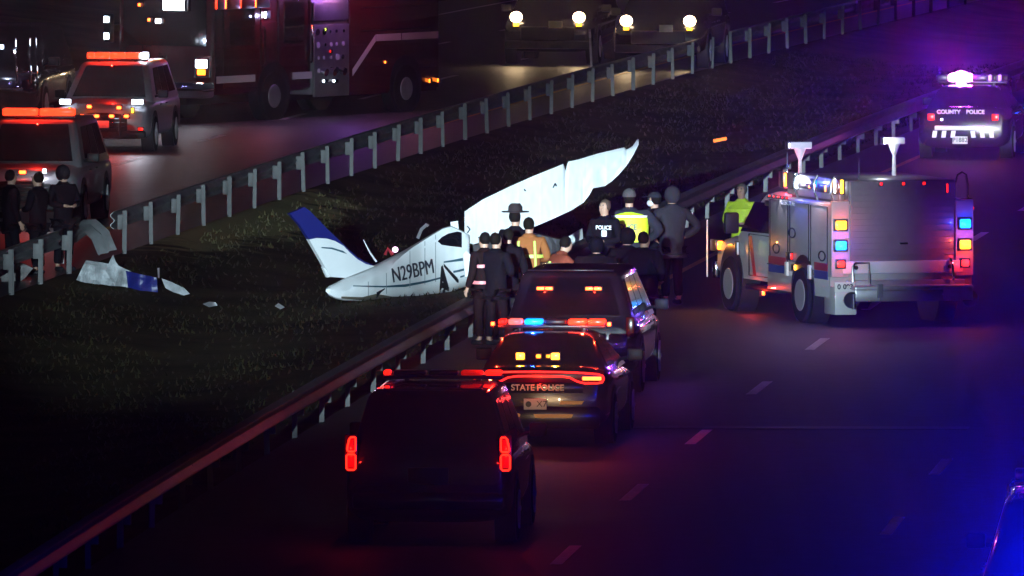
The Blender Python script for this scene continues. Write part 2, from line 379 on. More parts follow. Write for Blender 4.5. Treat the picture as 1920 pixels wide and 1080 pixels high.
def lamp(root, c, d, m, name='lamp', bev=None, rot=None):
    hb = G(); hb.box(c, (d[0] + .03, d[1], d[2] + .03), .01, rot=rot); h_ = hb.done(name, HOUSING, root)
    cc = Vector(c) + (rot @ Vector((0, -.0, 0)) if rot is not None else Vector())
    G().box(cc, (d[0], d[1] + .02, d[2]), bev if bev else min(d) * .25, rot=rot).done('lens', m, h_); return h_
def plate(root, c, facing=-1, txt='', w=.31, h=.155, th=0.0):
    P = G().box(c, (w, .015, h), .005).done('licence_plate', PLATE, root)
    if txt:
        x = (1, 0, 0) if facing < 0 else (-1, 0, 0)
        text(txt, h * .8, INK, P, frame((c[0], c[1] + facing * .010, c[2]), x, (0, 0, 1)), bold=.002)
    return P

# ------------------------------------------------------------------ near black patrol SUV (foreground)
def rl(px, py, d): return pd(px, py, d)
p0 = gp(803, 1024); h0 = Vector((.062, 1)).normalized()
c0 = Vector((p0.x + h0.x * 2.6, p0.y + h0.y * 2.6, 0))
v = car('police_suv', 'large black SUV seen from behind, two looped red tail lamps lit, nearest the camera', 'suv', c0, h0, SUV, P_DARK)
bar(v, .15, 1.90, .74, [(-.74, -.64, REDMID), (-.62, -.2, HOUSING), (-.18, .2, HOUSING), (.22, .50, REDDIM), (.52, .74, REDMID)], hgt=.06)
for sx in (-1, 1):
    g = G(); g.box((sx * .945, -2.575, 1.135), (.16, .06, .46), .02); t = g.done('tail_lamp', mat('dark_red_plastic', (.10, .004, .004), .2), v)
    G().tube([(sx * .945 + x, -2.612, z) for x, z in ((-.055, .95), (-.035, .93), (.035, .93), (.055, .95), (.055, 1.10), (.035, 1.12), (-.035, 1.12), (-.055, 1.10))], .012, closed=True).done('lamp_ring', RED, t)
    i = -sx
    G().tube([(sx * .945 + i * x, -2.612, z) for x, z in ((-.045, 1.17), (-.045, 1.20), (-.02, 1.31), (.0, 1.33), (.045, 1.33), (.055, 1.32), (.055, 1.17), (.04, 1.155), (-.03, 1.155))], .012, closed=True).done('lamp_ring', RED, t)
    g = G(); g.box((sx * .945, -2.606, 1.03), (.09, .01, .15), .004); g.box((sx * .95, -2.606, 1.24), (.075, .01, .13), .004); g.done('lens', lens('inner_tail_red', (1, .006, .003), .25), t)
    glow(v, (sx * .95, -2.75, 1.15), (1, .02, .01), 2.5)
G().box((0, -2.40, 1.905), (1.30, .22, .03), .012).done('spoiler', P_DARK, v)
lamp(v, (-.52, -2.30, 1.93), (.06, .03, .03), REDMID, 'marker_lamp')
g = G(); g.box((0, -2.63, .55), (1.86, .12, .20), .05); g.done('bumper', P_DARK, v)
G().box((0, -2.615, .86), (.5, .02, .2), .01).done('plate_recess', BLACKP, v)
glow(v, (-.80, .15, 2.05), (1, .02, .01), 7); glow(v, (.72, .0, 2.08), (1, .02, .01), 14)
for sx in (-1, 1):
    lamp(v, (sx * .78, 2.58, .80), (.30, .03, .12), WARM, 'headlight')
    glow(v, (sx * .78, 2.72, .80), (1, .66, .34), 900, .05, spot=5, aim=(.25, 18.0, .62))

def aimw(root, p):
    M_ = Matrix.Translation(root.location) @ Matrix.Rotation(root.rotation_euler.z, 4, 'Z'); return tuple(M_.inverted() @ p)
# ------------------------------------------------------------------ state police sedan
p1 = gp(1011, 838); h1 = Vector((.083, 1)).normalized()
c1 = Vector((p1.x + h1.x * 2.55, p1.y + h1.y * 2.55, 0))
v = car('police_sedan', 'dark state police sedan with a full-width red tail lamp and amber rear window lamps', 'police car', c1, h1, SEDAN, P_BLUE)
ty = -2.575
tl = G().box((0, ty + .02, .955), (1.78, .05, .17), .03).done('tail_lamp', mat('dark_red_plastic', (.10, .004, .004), .2), v)
g = G()
top = [(-.87, .985), (-.6, 1.015), (-.3, 1.022), (0, 1.024), (.3, 1.022), (.6, 1.01), (.80, .995), (.87, .97), (.885, .93), (.86, .885), (.80, .872), (.62, .87), (.52, .895), (.42, .945), (.3, .962), (0, .967), (-.3, .962), (-.42, .945), (-.52, .895), (-.62, .87), (-.80, .872), (-.86, .885), (-.885, .93)]
g.tube([(x, ty - .012, z) for x, z in top], .013, closed=True); g.done('lamp_ring', mat('racetrack_red', (.5, .02, .02), .3, emi=(1, .02, .015), es=2.6), tl)
G().box((.72, ty - .01, .935), (.26, .02, .05), .012).done('lens', REDHOT, tl)
text('STATE POLICE', .115, mat('gold_lettering', (.75, .66, .5), .4), v, frame((-.02, ty - .012, .805), (1, 0, 0), (0, 0, 1)), bold=.002, sx=.98)
G().box((0, ty + .02, .80), (1.2, .03, .13), .01).done('trunk_panel', P_BLUE, v)
G().box((0, -2.56, .40), (1.66, .10, .30), .05).done('bumper', P_BLUE, v)
pl = plate(v, (-.05, -2.618, .585), w=.31, h=.15); text('X7', .12, INK, pl, frame((.04, -2.628, .585), (1, 0, 0), (0, 0, 1)))
G().cyl((-.14, -2.624, .585), (-.14, -2.630, .585), .04).done('emblem', INK, pl)
for x0, x1, z in ((.28, .62, .605), (-.07, .47, .42)):
    g = G(); g.slab([(x0, -2.62, z - .02), (x1 - .04, -2.62, z - .02), (x1, -2.62, z + .025), (x0 + .02, -2.62, z + .025)] if z > .5 else [(x0 + .02, -2.62, z - .02), (x1 - .03, -2.62, z - .02), (x1, -2.62, z + .03), (x0, -2.62, z + .03)], .006); g.done('reflective_strip', GOLD, v)
G().slab([(-.33, -2.62, .41), (-.26, -2.62, .41), (-.25, -2.62, .45), (-.29, -2.62, .46)], .006).done('reflective_strip', GOLD, v)
bar(v, -.35, 1.51, .74, [(-.74, -.62, REDMID), (-.60, -.40, PINK and lens('pale_red_lens', (1, .1, .08), 2.5)), (-.38, -.12, BLUE), (-.10, .20, HOUSING), (.22, .48, ORANGE and lens('bright_red_lens', (1, .03, .008), 4)), (.49, .74, lens('bright_red_lens', (1, .03, .008), 4))], dep=.3, hgt=.075)
for x in (-.80, .80):
    lamp(v, (x, -.55, 1.57), (.05, .04, .05), REDHOT, 'warning_lamp'); glow(v, (x, -.66, 1.57), (1, .03, .01), 12); halo(v, (x, -.62, 1.57), (1, .05, .02), 7000)
for x, m, s in ((-.31, AMBER, .11), (-.06, ORANGE, .06), (.07, lens('dim_amber', (1, .3, .02), 2), .05), (.11 + .0, AMBER, .0), (.17, AMBER, .11)):
    if s: lamp(v, (x, -1.92, 1.20), (s, .04, s * .8), m, 'traffic_arrow_lamp')
glow(v, (-.31, -2.05, 1.21), (1, .45, .05), 6); glow(v, (.17, -2.05, 1.21), (1, .45, .05), 6)
for x in (-.31, .17): halo(v, (x, -1.98, 1.21), (1, .42, .03), 12000)
glow(v, (-.25, -.60, 1.62), (.02, .10, 1), 14); glow(v, (.45, -.60, 1.62), (1, .03, .01), 22); halo(v, (-.25, -.55, 1.6), (.01, .04, 1), 3500); halo(v, (.48, -.55, 1.6), (1, .02, .01), 3000)
glow(v, (0, -2.72, .95), (1, .02, .01), 3)
glow(v, (1.2, 1.3, 1.25), (.25, .05, 1), 6)

# ------------------------------------------------------------------ patrol SUV ahead of the sedan
p2 = gp(1068, 742); h2 = Vector((.087, 1)).normalized()
c2 = Vector((p2.x + h2.x * 2.6 * .95, p2.y + h2.y * 2.6 * .95, 0))
v = car('police_suv', 'dark SUV ahead of the state police sedan, small red lamps in its rear window', 'suv', c2, h2, SUV, P_BLUE, scale=.95)
for x in (-.34, -.24, .21, .31): lamp(v, (x * 1.5 * .9, -2.44, 1.62), (.11, .05, .045), REDHOT, 'warning_lamp')
glow(v, (-.4, -2.50, 1.62), (1, .03, .01), 8); glow(v, (.36, -2.50, 1.62), (1, .03, .01), 8)
for x in (-.4, .36): halo(v, (x, -2.48, 1.62), (1, .03, .01), 3500)
glow(v, (1.35, .6, 1.3), (.15, .08, 1), 7); glow(v, (1.3, 1.9, 1.1), (.7, .1, 1), 4)
for sx in (-1, 1): G().box((sx * .92, -2.58, 1.05), (.13, .06, .3), .02).done('tail_lamp', MC['dark_red_plastic'], v)
G().box((0, -2.40, 1.90), (1.30, .22, .03), .012).done('spoiler', P_BLUE, v)

# ------------------------------------------------------------------ far county police SUV (top right)
p3 = gp(1806, 300); h3 = Vector((.12, 1)).normalized()
c3 = Vector((p3.x + h3.x * 2.5, p3.y + h3.y * 2.5, 0))
v = car('police_sedan', 'county police sedan with white bumper chevrons and a blazing violet roof bar', 'police car', c3, h3, SEDAN, P_BLUE, scale=.98)
for sx in (-1, 1): lamp(v, (sx * .66, -2.56, .88), (.13, .05, .13), REDMID, 'tail_lamp'); glow(v, (sx * .66, -2.72, .88), (1, .02, .01), 4)
G().box((-.06, -2.62, .66), (1.04, .10, .09), .012).done('bumper_step', REFL, v)
g = G()
for k in range(3):
    x = -.66 + k * .19
    for sx in (-1, 1): g.slab([(sx * (-x - .02) * 1, -2.60, .46), (sx * (-x - .02 - .09), -2.60, .46), (sx * (-x - .13), -2.60, .60), (sx * (-x - .04), -2.60, .60)] , .006)
g.done('chevron_marking', REFL, v)
for w_, x_ in (('COUNTY', -.30), ('POLICE', .25)): text(w_, .115, WHITEINK, v, frame((x_, -2.585, .985), (1, 0, 0), (0, 0, 1)), bold=.003)
plate(v, (-.06, -2.62, .41), txt='P1882')
VIO = lens('violet_lens', (.6, .3, 1), 2)
fb = bar(v, -.3, 1.50, .72, [(-.75, -.5, HOUSING), (-.48, -.04, PINK), (-.02, .3, HOUSING), (.32, .38, VIO), (.40, .50, HOUSING), (.52, .58, VIO), (.60, .75, HOUSING)], hgt=.13)
for x, r_ in ((-.24, .15), (-.40, .10), (-.09, .10)): G().ball((x, -.36, 1.61), (r_ * 1.15, .12, r_)).done('strobe_dome', PINK, fb)
lamp(v, (-.44, -2.585, .83), (.04, .03, .04), WHITE, 'warning_lamp')
lamp(v, (.97, 1.0, .95), (.05, .05, .05), BLUE, 'side_lamp')
glow(v, (-.25, -.62, 1.66), (.4, .08, 1), 25, .03); glow(v, (-.05, -.62, 1.66), (1, .05, .65), 14, .03)
halo(v, (-.30, -.52, 1.64), (.08, .01, 1), 850000, r=.08, side=.09); halo(v, (-.10, -.52, 1.66), (1, .02, .65), 260000, r=.08, side=.09); halo(v, (-.2, -.52, 1.66), (1, .85, 1), 3000)
halo(v, (-.44, -2.62, .83), (.8, .85, 1), 700)

# ------------------------------------------------------------------ SUVs facing the camera on the left road
def facing_suv(px, py, label, scale, paint, hs, segs):
    p = gp(px, py); h = Vector((-hs, -1)).normalized(); c = Vector((p.x - h.x * 2.55 * scale, p.y - h.y * 2.55 * scale, 0))
    v = car('police_suv', label, 'police car', c, h, SUV, paint, scale=scale)
    bar(v, .1, 1.90, .66, segs)
    g = G(); g.box((0, 2.60, .62), (1.1, .08, .38), .03)
    gr = g.done('grille', BLACKP, v)
    g = G()
    for k in range(4): g.box((0, 2.645, .50 + k * .08), (1.0, .02, .018), .004)
    g.done('grille_bar', CHROME, gr)
    G().box((0, 2.60, .40), (1.9, .14, .16), .04).done('bumper', BLACKP, v)
    g = G(); g.tube([(-.42, 2.66, .36), (-.42, 2.75, .5), (-.42, 2.73, .82), (-.2, 2.72, .84), (.2, 2.72, .84), (.42, 2.73, .82), (.42, 2.75, .5), (.42, 2.66, .36)], .03); g.done('push_bar', BLACKP, v)
    return v
RS = lens('red_bar_lens', (1, .032, .008), 3.8)
v = facing_suv(191, 287, 'white SUV facing the camera with white headlights, red grille lamps and red roof bar', .95, P_WHITE, .115, [(-.66, -.5, WHITE), (-.49, -.17, RS), (-.16, .16, RS), (.17, .49, RS), (.5, .66, RS)])
for sx in (-1, 1):
    lamp(v, (sx * .78, 2.60, 1.10), (.24, .05, .10), WHITE, 'headlight'); lamp(v, (sx * .68, 2.64, .92), (.05, .05, .10), AMBER, 'indicator')
    glow(v, (sx * .78, 2.78, 1.10), (.75, .85, 1), 34, .03, spot=70, aim=(sx * .9, 12, -2.0)); halo(v, (sx * .78, 2.70, 1.10), (.7, .8, 1), 9000, fwd=1, side=-.13)
for x, z in ((-.4, .98), (.24, 1.0), (-.56, .80), (-.24, .80), (.08, .80), (.40, .80)):
    lamp(v, (x, 2.74, z), (.12, .05, .08), REDHOT, 'grille_lamp', bev=.03)
for x, z in ((-.4, .98), (.24, 1.0), (-.56, .80), (-.24, .80), (.08, .80), (.40, .80)): glow(v, (x, 2.82, z), (1, .03, .01), 3); halo(v, (x, 2.78, z), (1, .03, .01), 1500, fwd=1, side=-.13)
for x in (-.4, 0, .4): halo(v, (x, .28, 2.06), (1, .02, .01), 1700, fwd=1, side=-.13)
halo(v, (-.58, .28, 2.06), (.8, .85, 1), 1500, fwd=1, side=-.13)
glow(v, (.1, .55, 2.12), (1, .02, .01), 26)
lamp(v, (-1.0, 1.9, .55), (.02, .1, .1), REDMID, 'side_lamp'); lamp(v, (-.85, 2.62, .52), (.11, .05, .06), REDMID, 'fog_lamp')
plate(v, (-.02, 2.70, .62), facing=1)
v = facing_suv(40, 428, 'grey SUV close behind the torn guardrail, red roof bar lit above a dark windshield', 1.0, mat('grey_paint', (.20, .19, .21), .3, coat=.5), .10, [(-.66, -.02, RS), (.02, .66, RS)])
lamp(v, (-.05, 2.74, 1.02), (.12, .03, .06), REDHOT, 'grille_lamp'); lamp(v, (-.44, 2.66, 1.04), (.07, .05, .07), WHITE, 'headlight')
glow(v, (-.05, 2.85, 1.02), (1, .03, .01), 4); halo(v, (-.05, 2.80, 1.02), (1, .03, .01), 2500, fwd=1, side=-.13)
for x in (-.4, 0, .4): halo(v, (x, .28, 2.06), (1, .02, .01), 1700, fwd=1, side=-.13)
halo(v, (-.44, 2.75, 1.04), (.5, .6, 1), 1200, fwd=1, side=-.13); glow(v, (0, .55, 2.12), (1, .02, .01), 30)
glow(v, (-.44, 2.8, 1.04), (.8, .9, 1), 8)
lamp(v, (-.93, 2.3, .42), (.03, .08, .05), REDMID, 'side_lamp')
# dark truck at the left edge with chrome mirror frames
p = gp(-28, 238); h = Vector((-.12, -1)).normalized(); c = Vector((p.x - h.x * 2.9, p.y - h.y * 2.9, 0))
v = car('pickup_truck', 'dark truck at the upper left edge with chrome rails catching light', 'truck', c, h, SUV, P_DARK, scale=1.1)
for x in (-.62, -.90, -1.02): G().tube([(x, 2.62, .85), (x, 2.66, 1.05), (x + .03, 2.62, 1.5), (x + .05, 2.5, 1.72)], .018).done('chrome_rail', CHROME, v)
g = G(); g.box((-.8, 2.64, 1.05), (.42, .03, .05), .01); g.box((0, 2.62, .75), (1.5, .05, .08), .02); g.done('chrome_trim', CHROME, v)
lamp(v, (-.33, 2.64, 1.55), (.07, .05, .07), WHITE, 'warning_lamp'); glow(v, (-.33, 2.8, 1.55), (.6, .75, 1), 30); glow(v, (-.8, 3.6, 1.5), (.3, .3, 1), 5)

# two far vehicles facing the camera, only headlights and plates stand out
for n_, (px, py, lab) in enumerate(((1027, 122, 'left one of two far dark trucks facing the camera with warm headlights'), (1234, 130, 'right one of two far dark trucks facing the camera with warm headlights'))):
    p = gp(px, py); h = Vector((-.13, -1)).normalized(); c = Vector((p.x - h.x * 2.8, p.y - h.y * 2.8, 0))
    v = car('pickup_truck', lab, 'truck', c, h, SUV, P_DARK, group='far trucks with headlights on', scale=1.08)
    for sx in (-1, 1):
        b = G().ball((sx * .70, 2.62, 1.06), (.135, .07, .125)).done('headlight', WARM, v); lamp(v, (sx * .70, 2.63, .89), (.12, .05, .06), AMBER, 'indicator')
        glow(v, (sx * .70, 2.80, 1.06), (1, .70, .38), 32, .05, spot=60, aim=(sx * .6, 14, -2.2)); halo(v, (sx * .70, 2.78, 1.06), (1, .68, .42), 6000, fwd=1, side=-.13, r=.05)
    plate(v, (-.18, 2.66, .90), facing=1, w=.30)
    G().box((0, 2.62, .70), (1.2, .06, .3), .03).done('grille', BLACKP, v); G().box((0, 2.64, .45), (1.9, .14, .18), .04).done('bumper', BLACKP, v)

# ------------------------------------------------------------------ fire engine
pe = gp(400, 232); he = Vector((-.52, -.854)).normalized(); left = Vector((-he.y, he.x))   # left side normal
Lh, Wh = 4.6, 1.22
ce = Vector((pe.x, pe.y)) - he * Lh - left * Wh
e = thing('fire_engine', 'red fire engine with a white side stripe and a silver pump panel', 'fire engine', (ce.x, ce.y, 0), math.atan2(-he.x, he.y))
G().box((0, 2.6, 1.80), (2.44, 4.0, 2.4), .12, seg=3).done('cab', P_RED, e)
g = G(); g.box((0, -2.75, 1.75), (2.46, 3.7, 2.5), .04); g.box((0, -2.75, .62), (2.40, 3.6, .36), .02); g.done('body', P_RED, e)
G().box((0, -.15, 1.55), (2.36, 1.5, 2.1), .02).done('pump_house', ALU, e)
G().box((0, 0, .52), (.9, 8.9, .3), .02).done('chassis', BLACKP, e)
G().box((0, 4.78, .72), (2.44, .5, .34), .06).done('bumper', CHROME, e)
G().slab([(-1.05, 4.612, 1.65), (1.05, 4.612, 1.65), (1.05, 4.60, 2.75), (-1.05, 4.60, 2.75)], .02).done('windshield', GLASS, e)
for y0, y1 in ((2.95, 3.95), (.95, 1.75)):
    G().box((-1.222, (y0 + y1) / 2, 2.1), (.02, y1 - y0, .9), .008).done('side_window', GLASS, e)
for y0, y1, z0, z1 in ((2.7, 4.2, .75, 2.8), (.75, 2.0, .75, 2.8)):
    G().tube([(-1.226, y0, z0), (-1.226, y0, z1), (-1.226, y1, z1), (-1.226, y1, z0)], .012, closed=True, n=6).done('door_seam', BLACKP, e)
for y in (2.62, .70): G().tube([(-1.23, y, 1.2), (-1.28, y, 1.24), (-1.28, y, 1.98), (-1.23, y, 2.02)], .022).done('grab_rail', CHROME, e)
for y in (2.2, -3.2):
    for sx in (-1, 1):
        G().cyl((sx * 1.0, y, .6), (sx * 1.235, y, .6), .66, n=32).done('wheel_arch', BLACKP, e)
        g = G().cyl((sx * .95, y, .52), (sx * 1.25, y, .52), .52, n=32).done('tyre', RUBBER, e)
        G().cyl((sx * 1.20, y, .52), (sx * 1.265, y, .52), .30, .24, n=20).done('rim', ALU, g)
def stripe(pts):
    for (y0, z0, y1, z1) in pts:
        dx = -1.238; G().slab([(dx, y0, z0 - .075), (dx, y1, z1 - .075), (dx, y1, z1 + .075), (dx, y0, z0 + .075)], .006).done('white_stripe', mat('stripe_white', (.62, .58, .58), .5), e)
stripe([(4.5, .93, 2.95, .93), (1.45, .93, .65, .93), (-1.0, .93, -1.95, 1.66), (-1.98, 1.66, -3.0, 1.66), (-3.04, 1.66, -4.55, 1.66)])
pp = G().box((-1.215, -.15, 1.22), (.05, 1.42, 1.55), .01).done('pump_panel', ALU, e)
rg = random.Random(5)
for k in range(20):
    y = .42 - (k % 5) * .26 + rg.uniform(-.03, .03); z = 1.85 - (k // 5) * .28
    G().cyl((-1.24, y, z), (-1.255, y, z), rg.choice((.035, .05, .07)), n=14).done('gauge', rg.choice((CHROME, WHITEINK, HOUSING, CHROME)), pp)
for y, z, m in ((.1, 1.90, lens('green_lens', (.7, .9, .1), 4)), (-.1, 1.42, REDMID), (.12, .78, WHITE), (-.30, .77, WHITE)): lamp(pp, (-1.25, y, z), (.03, .05 if z > 1 else .14, .05), m, 'panel_lamp')
for y in (.25, -.1, -.5): G().cyl((-1.22, y, 1.0), (-1.36, y, .97), .07, .085, n=14).done('hose_outlet', CHROME, pp)
G().box((-1.215, -.15, 2.30), (.03, 1.4, .42), .01).done('pump_cover', ALU, e)
for z in (.95, 1.45, 1.95): G().box((-1.236, -2.8, z + .38), (.012, 2.9 if z > 1.3 else .01, .015)).done('locker_seam', BLACKP, e)
bar(e, 3.9, 3.02, 1.1, [(-1.1, -.45, RS), (-.43, .2, AMBER), (.22, .7, RS), (.72, 1.1, WHITE)], dep=.4, hgt=.22)
bar(e, 3.45, 2.60 + .1, 1.15, [(-1.22, -1.0, RS)], dep=.9, hgt=.18)
for y0, y1, m in ((4.55, 4.2, RS), (4.18, 3.6, REDHOT), (3.58, 3.0, RS), (2.98, 2.4, REDHOT)): lamp(e, (-1.25, (y0 + y1) / 2, 2.55), (.05, y0 - y1 - .05, .20), m, 'side_warning_lamp')
lamp(e, (-.30, 4.68, 2.54), (.55, .10, .26), WHITE, 'scene_lamp')
lamp(e, (-.98, 4.66, 1.28), (.30, .08, .18), WHITE, 'headlight'); lamp(e, (-.98, 4.66, 1.10), (.22, .08, .13), ORANGE, 'indicator')
G().tube([(-1.17, 4.66, 1.0), (-1.17, 4.66, 1.42), (-.80, 4.66, 1.42), (-.80, 4.66, 1.0)], .018, closed=True).done('lamp_bezel', CHROME, e)
lamp(e, (.98, 4.66, 1.28), (.30, .08, .18), HOUSING, 'headlight'); lamp(e, (.12, 4.66, 2.18), (.14, .06, .10), WHITE, 'warning_lamp')
for x, z in ((.6, 2.52), (.36, 2.2)): lamp(e, (x, 4.66, z), (.07, .06, .07), REDHOT, 'warning_lamp'); pass
g = G(); g.box((1.50, 4.5, 2.0), (.2, .14, .62), .03); g.cyl((1.2, 4.4, 2.1), (1.45, 4.45, 2.1), .025); mir = g.done('side_mirror', BLACKP, e)
for z in (1.83, 2.19): lamp(mir, (1.50, 4.58, z), (.13, .05, .13), WHITE, 'mirror_lamp'); pass
lamp(e, (-1.26, 2.50, 2.28), (.06, .16, .14), WHITE, 'side_scene_lamp'); glow(e, (-1.45, 2.5, 2.28), (.5, .5, 1), 12)
for y in (-4.2, -4.55): lamp(e, (-1.25, y, .66), (.04, .07, .08), ORANGE, 'marker_lamp')
lamp(e, (-1.25, -2.35, 1.12), (.04, .05, .05), ORANGE, 'marker_lamp')
halo(e, (-.3, 4.85, 2.6), (.85, .85, 1), 9000, fwd=1, side=-.6, r=.08); glow(e, (-.3, 5.3, 2.75), (.95, .6, .75), 14, .05); glow(e, (-1.6, 3.3, 2.85), (1, .03, .01), 26, .04)
for y in (4.2, 3.5, 2.8): halo(e, (-1.35, y, 2.62), (1, .04, .01), 4500, fwd=1, side=-.6)
halo(e, (-.98, 4.8, 1.28), (1, .75, .7), 3500, fwd=1, side=-.6)
for x, z in ((.6, 2.52), (.36, 2.2), (.12, 2.18)): halo(e, (x, 4.8, z), (1, .03, .01) if x > .2 else (.4, .5, 1), 2500, fwd=1, side=-.6)
for z in (1.83, 2.19): halo(e, (1.5, 4.7, z), (.4, .5, 1), 3000, fwd=1, side=-.6)
halo(e, (-1.4, 2.5, 2.28), (.2, .3, 1), 2500, fwd=1, side=-.6)
glow(e, (-1.75, -.1, 2.9), (.42, .14, 1), 55); glow(e, (-2.4, -1.6, 3.0), (.9, .3, .4), 35)

# ------------------------------------------------------------------ box-bodied rescue truck (right)
th = R(17.2); ht = Vector((-math.sin(th), math.cos(th))); lt = Vector((-ht.y, ht.x))
pt = gp(1555, 613)                                    # rear left corner on the ground
Wt = 1.19
ct = Vector((pt.x, pt.y)) - lt * Wt
t = thing('rescue_truck', 'silver box-bodied rescue truck parked askew, amber and blue lamps on its rear corners', 'truck', (ct.x, ct.y, 0), math.atan2(-ht.x, ht.y))
TS = mat('truck_silver', (.40, .40, .42), .38, coat=.3, var=.12, vs_=2)
TW = mat('truck_white', (.55, .56, .58), .35, coat=.4, var=.08, vs_=2)
TG = mat('truck_grey', (.13, .125, .14), .4, coat=.2, var=.15, vs_=3)
g = G(); g.box((0, 1.55, 1.20), (2.36, 3.1, 1.46), .025); bx = g.done('body_box', TS, t)
G().box((0, 1.58, .62), (2.37, 3.12, .34), .02).done('lower_body', TW, t)
G().box((.02, 1.45, 2.10), (1.78, 2.85, .40), .03).done('roof_box', TG, t)
G().box((.02, -.012, 1.62), (1.74, .03, 1.30), .01).done('roller_door', TG, t)
g = G()
for k in range(13): g.box((.02, -.032, 1.02 + k * .095), (1.70, .012, .006))
g.done('roller_slat', mat('slat_grey', (.12, .11, .13), .5), t)  # thin grey ribs across the roller door
G().box((0, -.05, .93), (2.0, .08, .20), .02).done('rear_panel', TW, t)
for x in (-.78, .78 - .0): G().cyl((x, -.09, .93), (x, -.10, .93), .035).done('hook', HOUSING, t)
g = G(); g.box((.05, -.28, .62), (1.96, .46, .07), .02); g.box((.05, -.06, .56), (1.96, .06, .34), .02); g.box((.05, -.48, .52), (1.96, .05, .22), .02); g.done('tailboard', ALU, t)
g = G(); g.box((0, -.51, .50), (1.05, .02, .18), .02); g.box((-.52, -.51, .58), (.10, .03, .22), .01); g.done('tow_recess', TG, t)
G().slab([(.50, -.515, .50), (1.02, -.515, .46), (.98, -.515, .60), (.58, -.515, .64)], .01).done('tread_plate', ALU, t)
G().box((-1.0, .02, .42), (.36, .55, .45), .02).done('rear_locker', TW, t)
for sx in (-1, 1):
    pc = G().box((sx * 1.03, -.03, 1.38), (.30, .08, 1.20), .02).done('corner_post', TS, t)
    G().cyl((sx * .98, -.46, .44), (sx * .98, -.50, .44), .13, n=24).done('exhaust_port', HOUSING, t)
ALEN = mat('amber_block_lens', (.8, .5, .05), .3, emi=(1, .62, .02), es=2.2); BLEN = mat('blue_block_lens', (.05, .4, .8), .3, emi=(.0, .42, 1), es=2.0)
for sx, zz in ((-1, (1.60, 1.28, .99)), (1, (1.27, 1.60, .98))):
    for z, m in zip(zz, (ALEN, BLEN, lens('red_brake', (1, .03, .02), 3))):
        k = m.name.startswith('red'); lamp(t, (sx * 1.03, -.08, z), (.20 if not k else .14, .05, .16 if not k else .12), m, 'rear_warning_lamp', bev=.03)
    glow(t, (sx * 1.03, -.30, zz[0]), (1, .10, .03), 9); glow(t, (sx * 1.03, -.30, zz[1]), (.04, .06, 1), 9); glow(t, (sx * 1.03, -.28, zz[2]), (1, .02, .02), 4); halo(t, (sx * 1.03, -.14, zz[0]), (1, .01, .04), 26000, side=-.3); halo(t, (sx * 1.03, -.14, zz[1]), (.02, .02, 1), 22000, side=-.3)
for x in (-.35, .02, .36): lamp(t, (x, -.03, 2.24), (.05, .05, .05), REDMID, 'marker_lamp')
G().tube([(-.84, -.10, .35), (-.84, -.12, .95), (-.80, -.12, 1.0), (-.58, -.12, 1.0), (-.56, -.12, .6)], .022).done('grab_rail', CHROME, t); g = G(); g.tube([(.78, -.1, 1.05), (.80, -.14, 1.0), (.82, -.14, .7), (.84, -.1, .66)], .02); g.done('grab_rail', CHROME, t)
pl = plate(t, (-1.03, -.29, .64), w=.34, h=.15); text('0', .11, INK, pl, frame((-1.13, -.30, .64), (1, 0, 0), (0, 0, 1)), bold=.003); text('093', .11, INK, pl, frame((-.98, -.30, .64), (1, 0, 0), (0, 0, 1)), bold=.003)
G().cyl((-.96, -.52, .30), (-.96, -.52, .54), .03, n=12).done('step_post', CHROME, t)
# side of the box: locker doors, emblem rings, stripes, lettering (left side, x = -1.19)
X = -1.186
for y0, y1, z0, z1 in ((.12, .95, .85, 1.88), (1.05, 2.0, .95, 1.88), (2.1, 3.0, .85, 1.88)):
    g = G(); g.tube([(X, y0, z0), (X, y0, z1), (X, y1, z1), (X, y1, z0)], .008, closed=True, n=6); g.done('locker_seam', BLACKP, t)
for y, z in ((1.85, 1.40), (2.65, 1.12), (.35, 1.10)):
    g = G(); g.tube([(X - .012, y + .16 * math.cos(a), z + .075 * math.sin(a)) for a in [2 * math.pi * k / 20 for k in range(20)]], .013, closed=True, n=6); g.done('locker_latch', INK, t)
for y0, y1 in ((2.2, 3.05), (.08, .75)):
    G().box((X - .006, (y0 + y1) / 2, .93), (.008, y1 - y0, .12)).done('red_stripe', DECALR, t); G().box((X - .006, (y0 + y1) / 2, .80), (.008, y1 - y0, .13)).done('blue_stripe', DECALB, t)
g = G(); g.tube([(X - .01, y, .86) for y in (2.05, 2.6, 3.1)], .01); g.done('trim', CHROME, t)
for y, z, m in ((1.95, 1.03, REDMID), (1.72, .86, AMBER)): lamp(t, (X - .02, y, z), (.04, .22, .10) if m is REDMID else (.04, .12, .08), m, 'side_lamp')
for y in (2.1, .95): G().box((X - .02, y, .82), (.04, .12, .22), .01).done('reflector', REFL, t)
text('RESCUE', .10, WHITEINK, t, frame((X - .01, 2.1, 1.86), (0, -1, 0), (0, 0, 1)), sx=2.2)
for k in range(5): lamp(t, (X - .02, 3.0 - k * .22, 1.94), (.03, .05, .03), REDMID, 'side_marker')
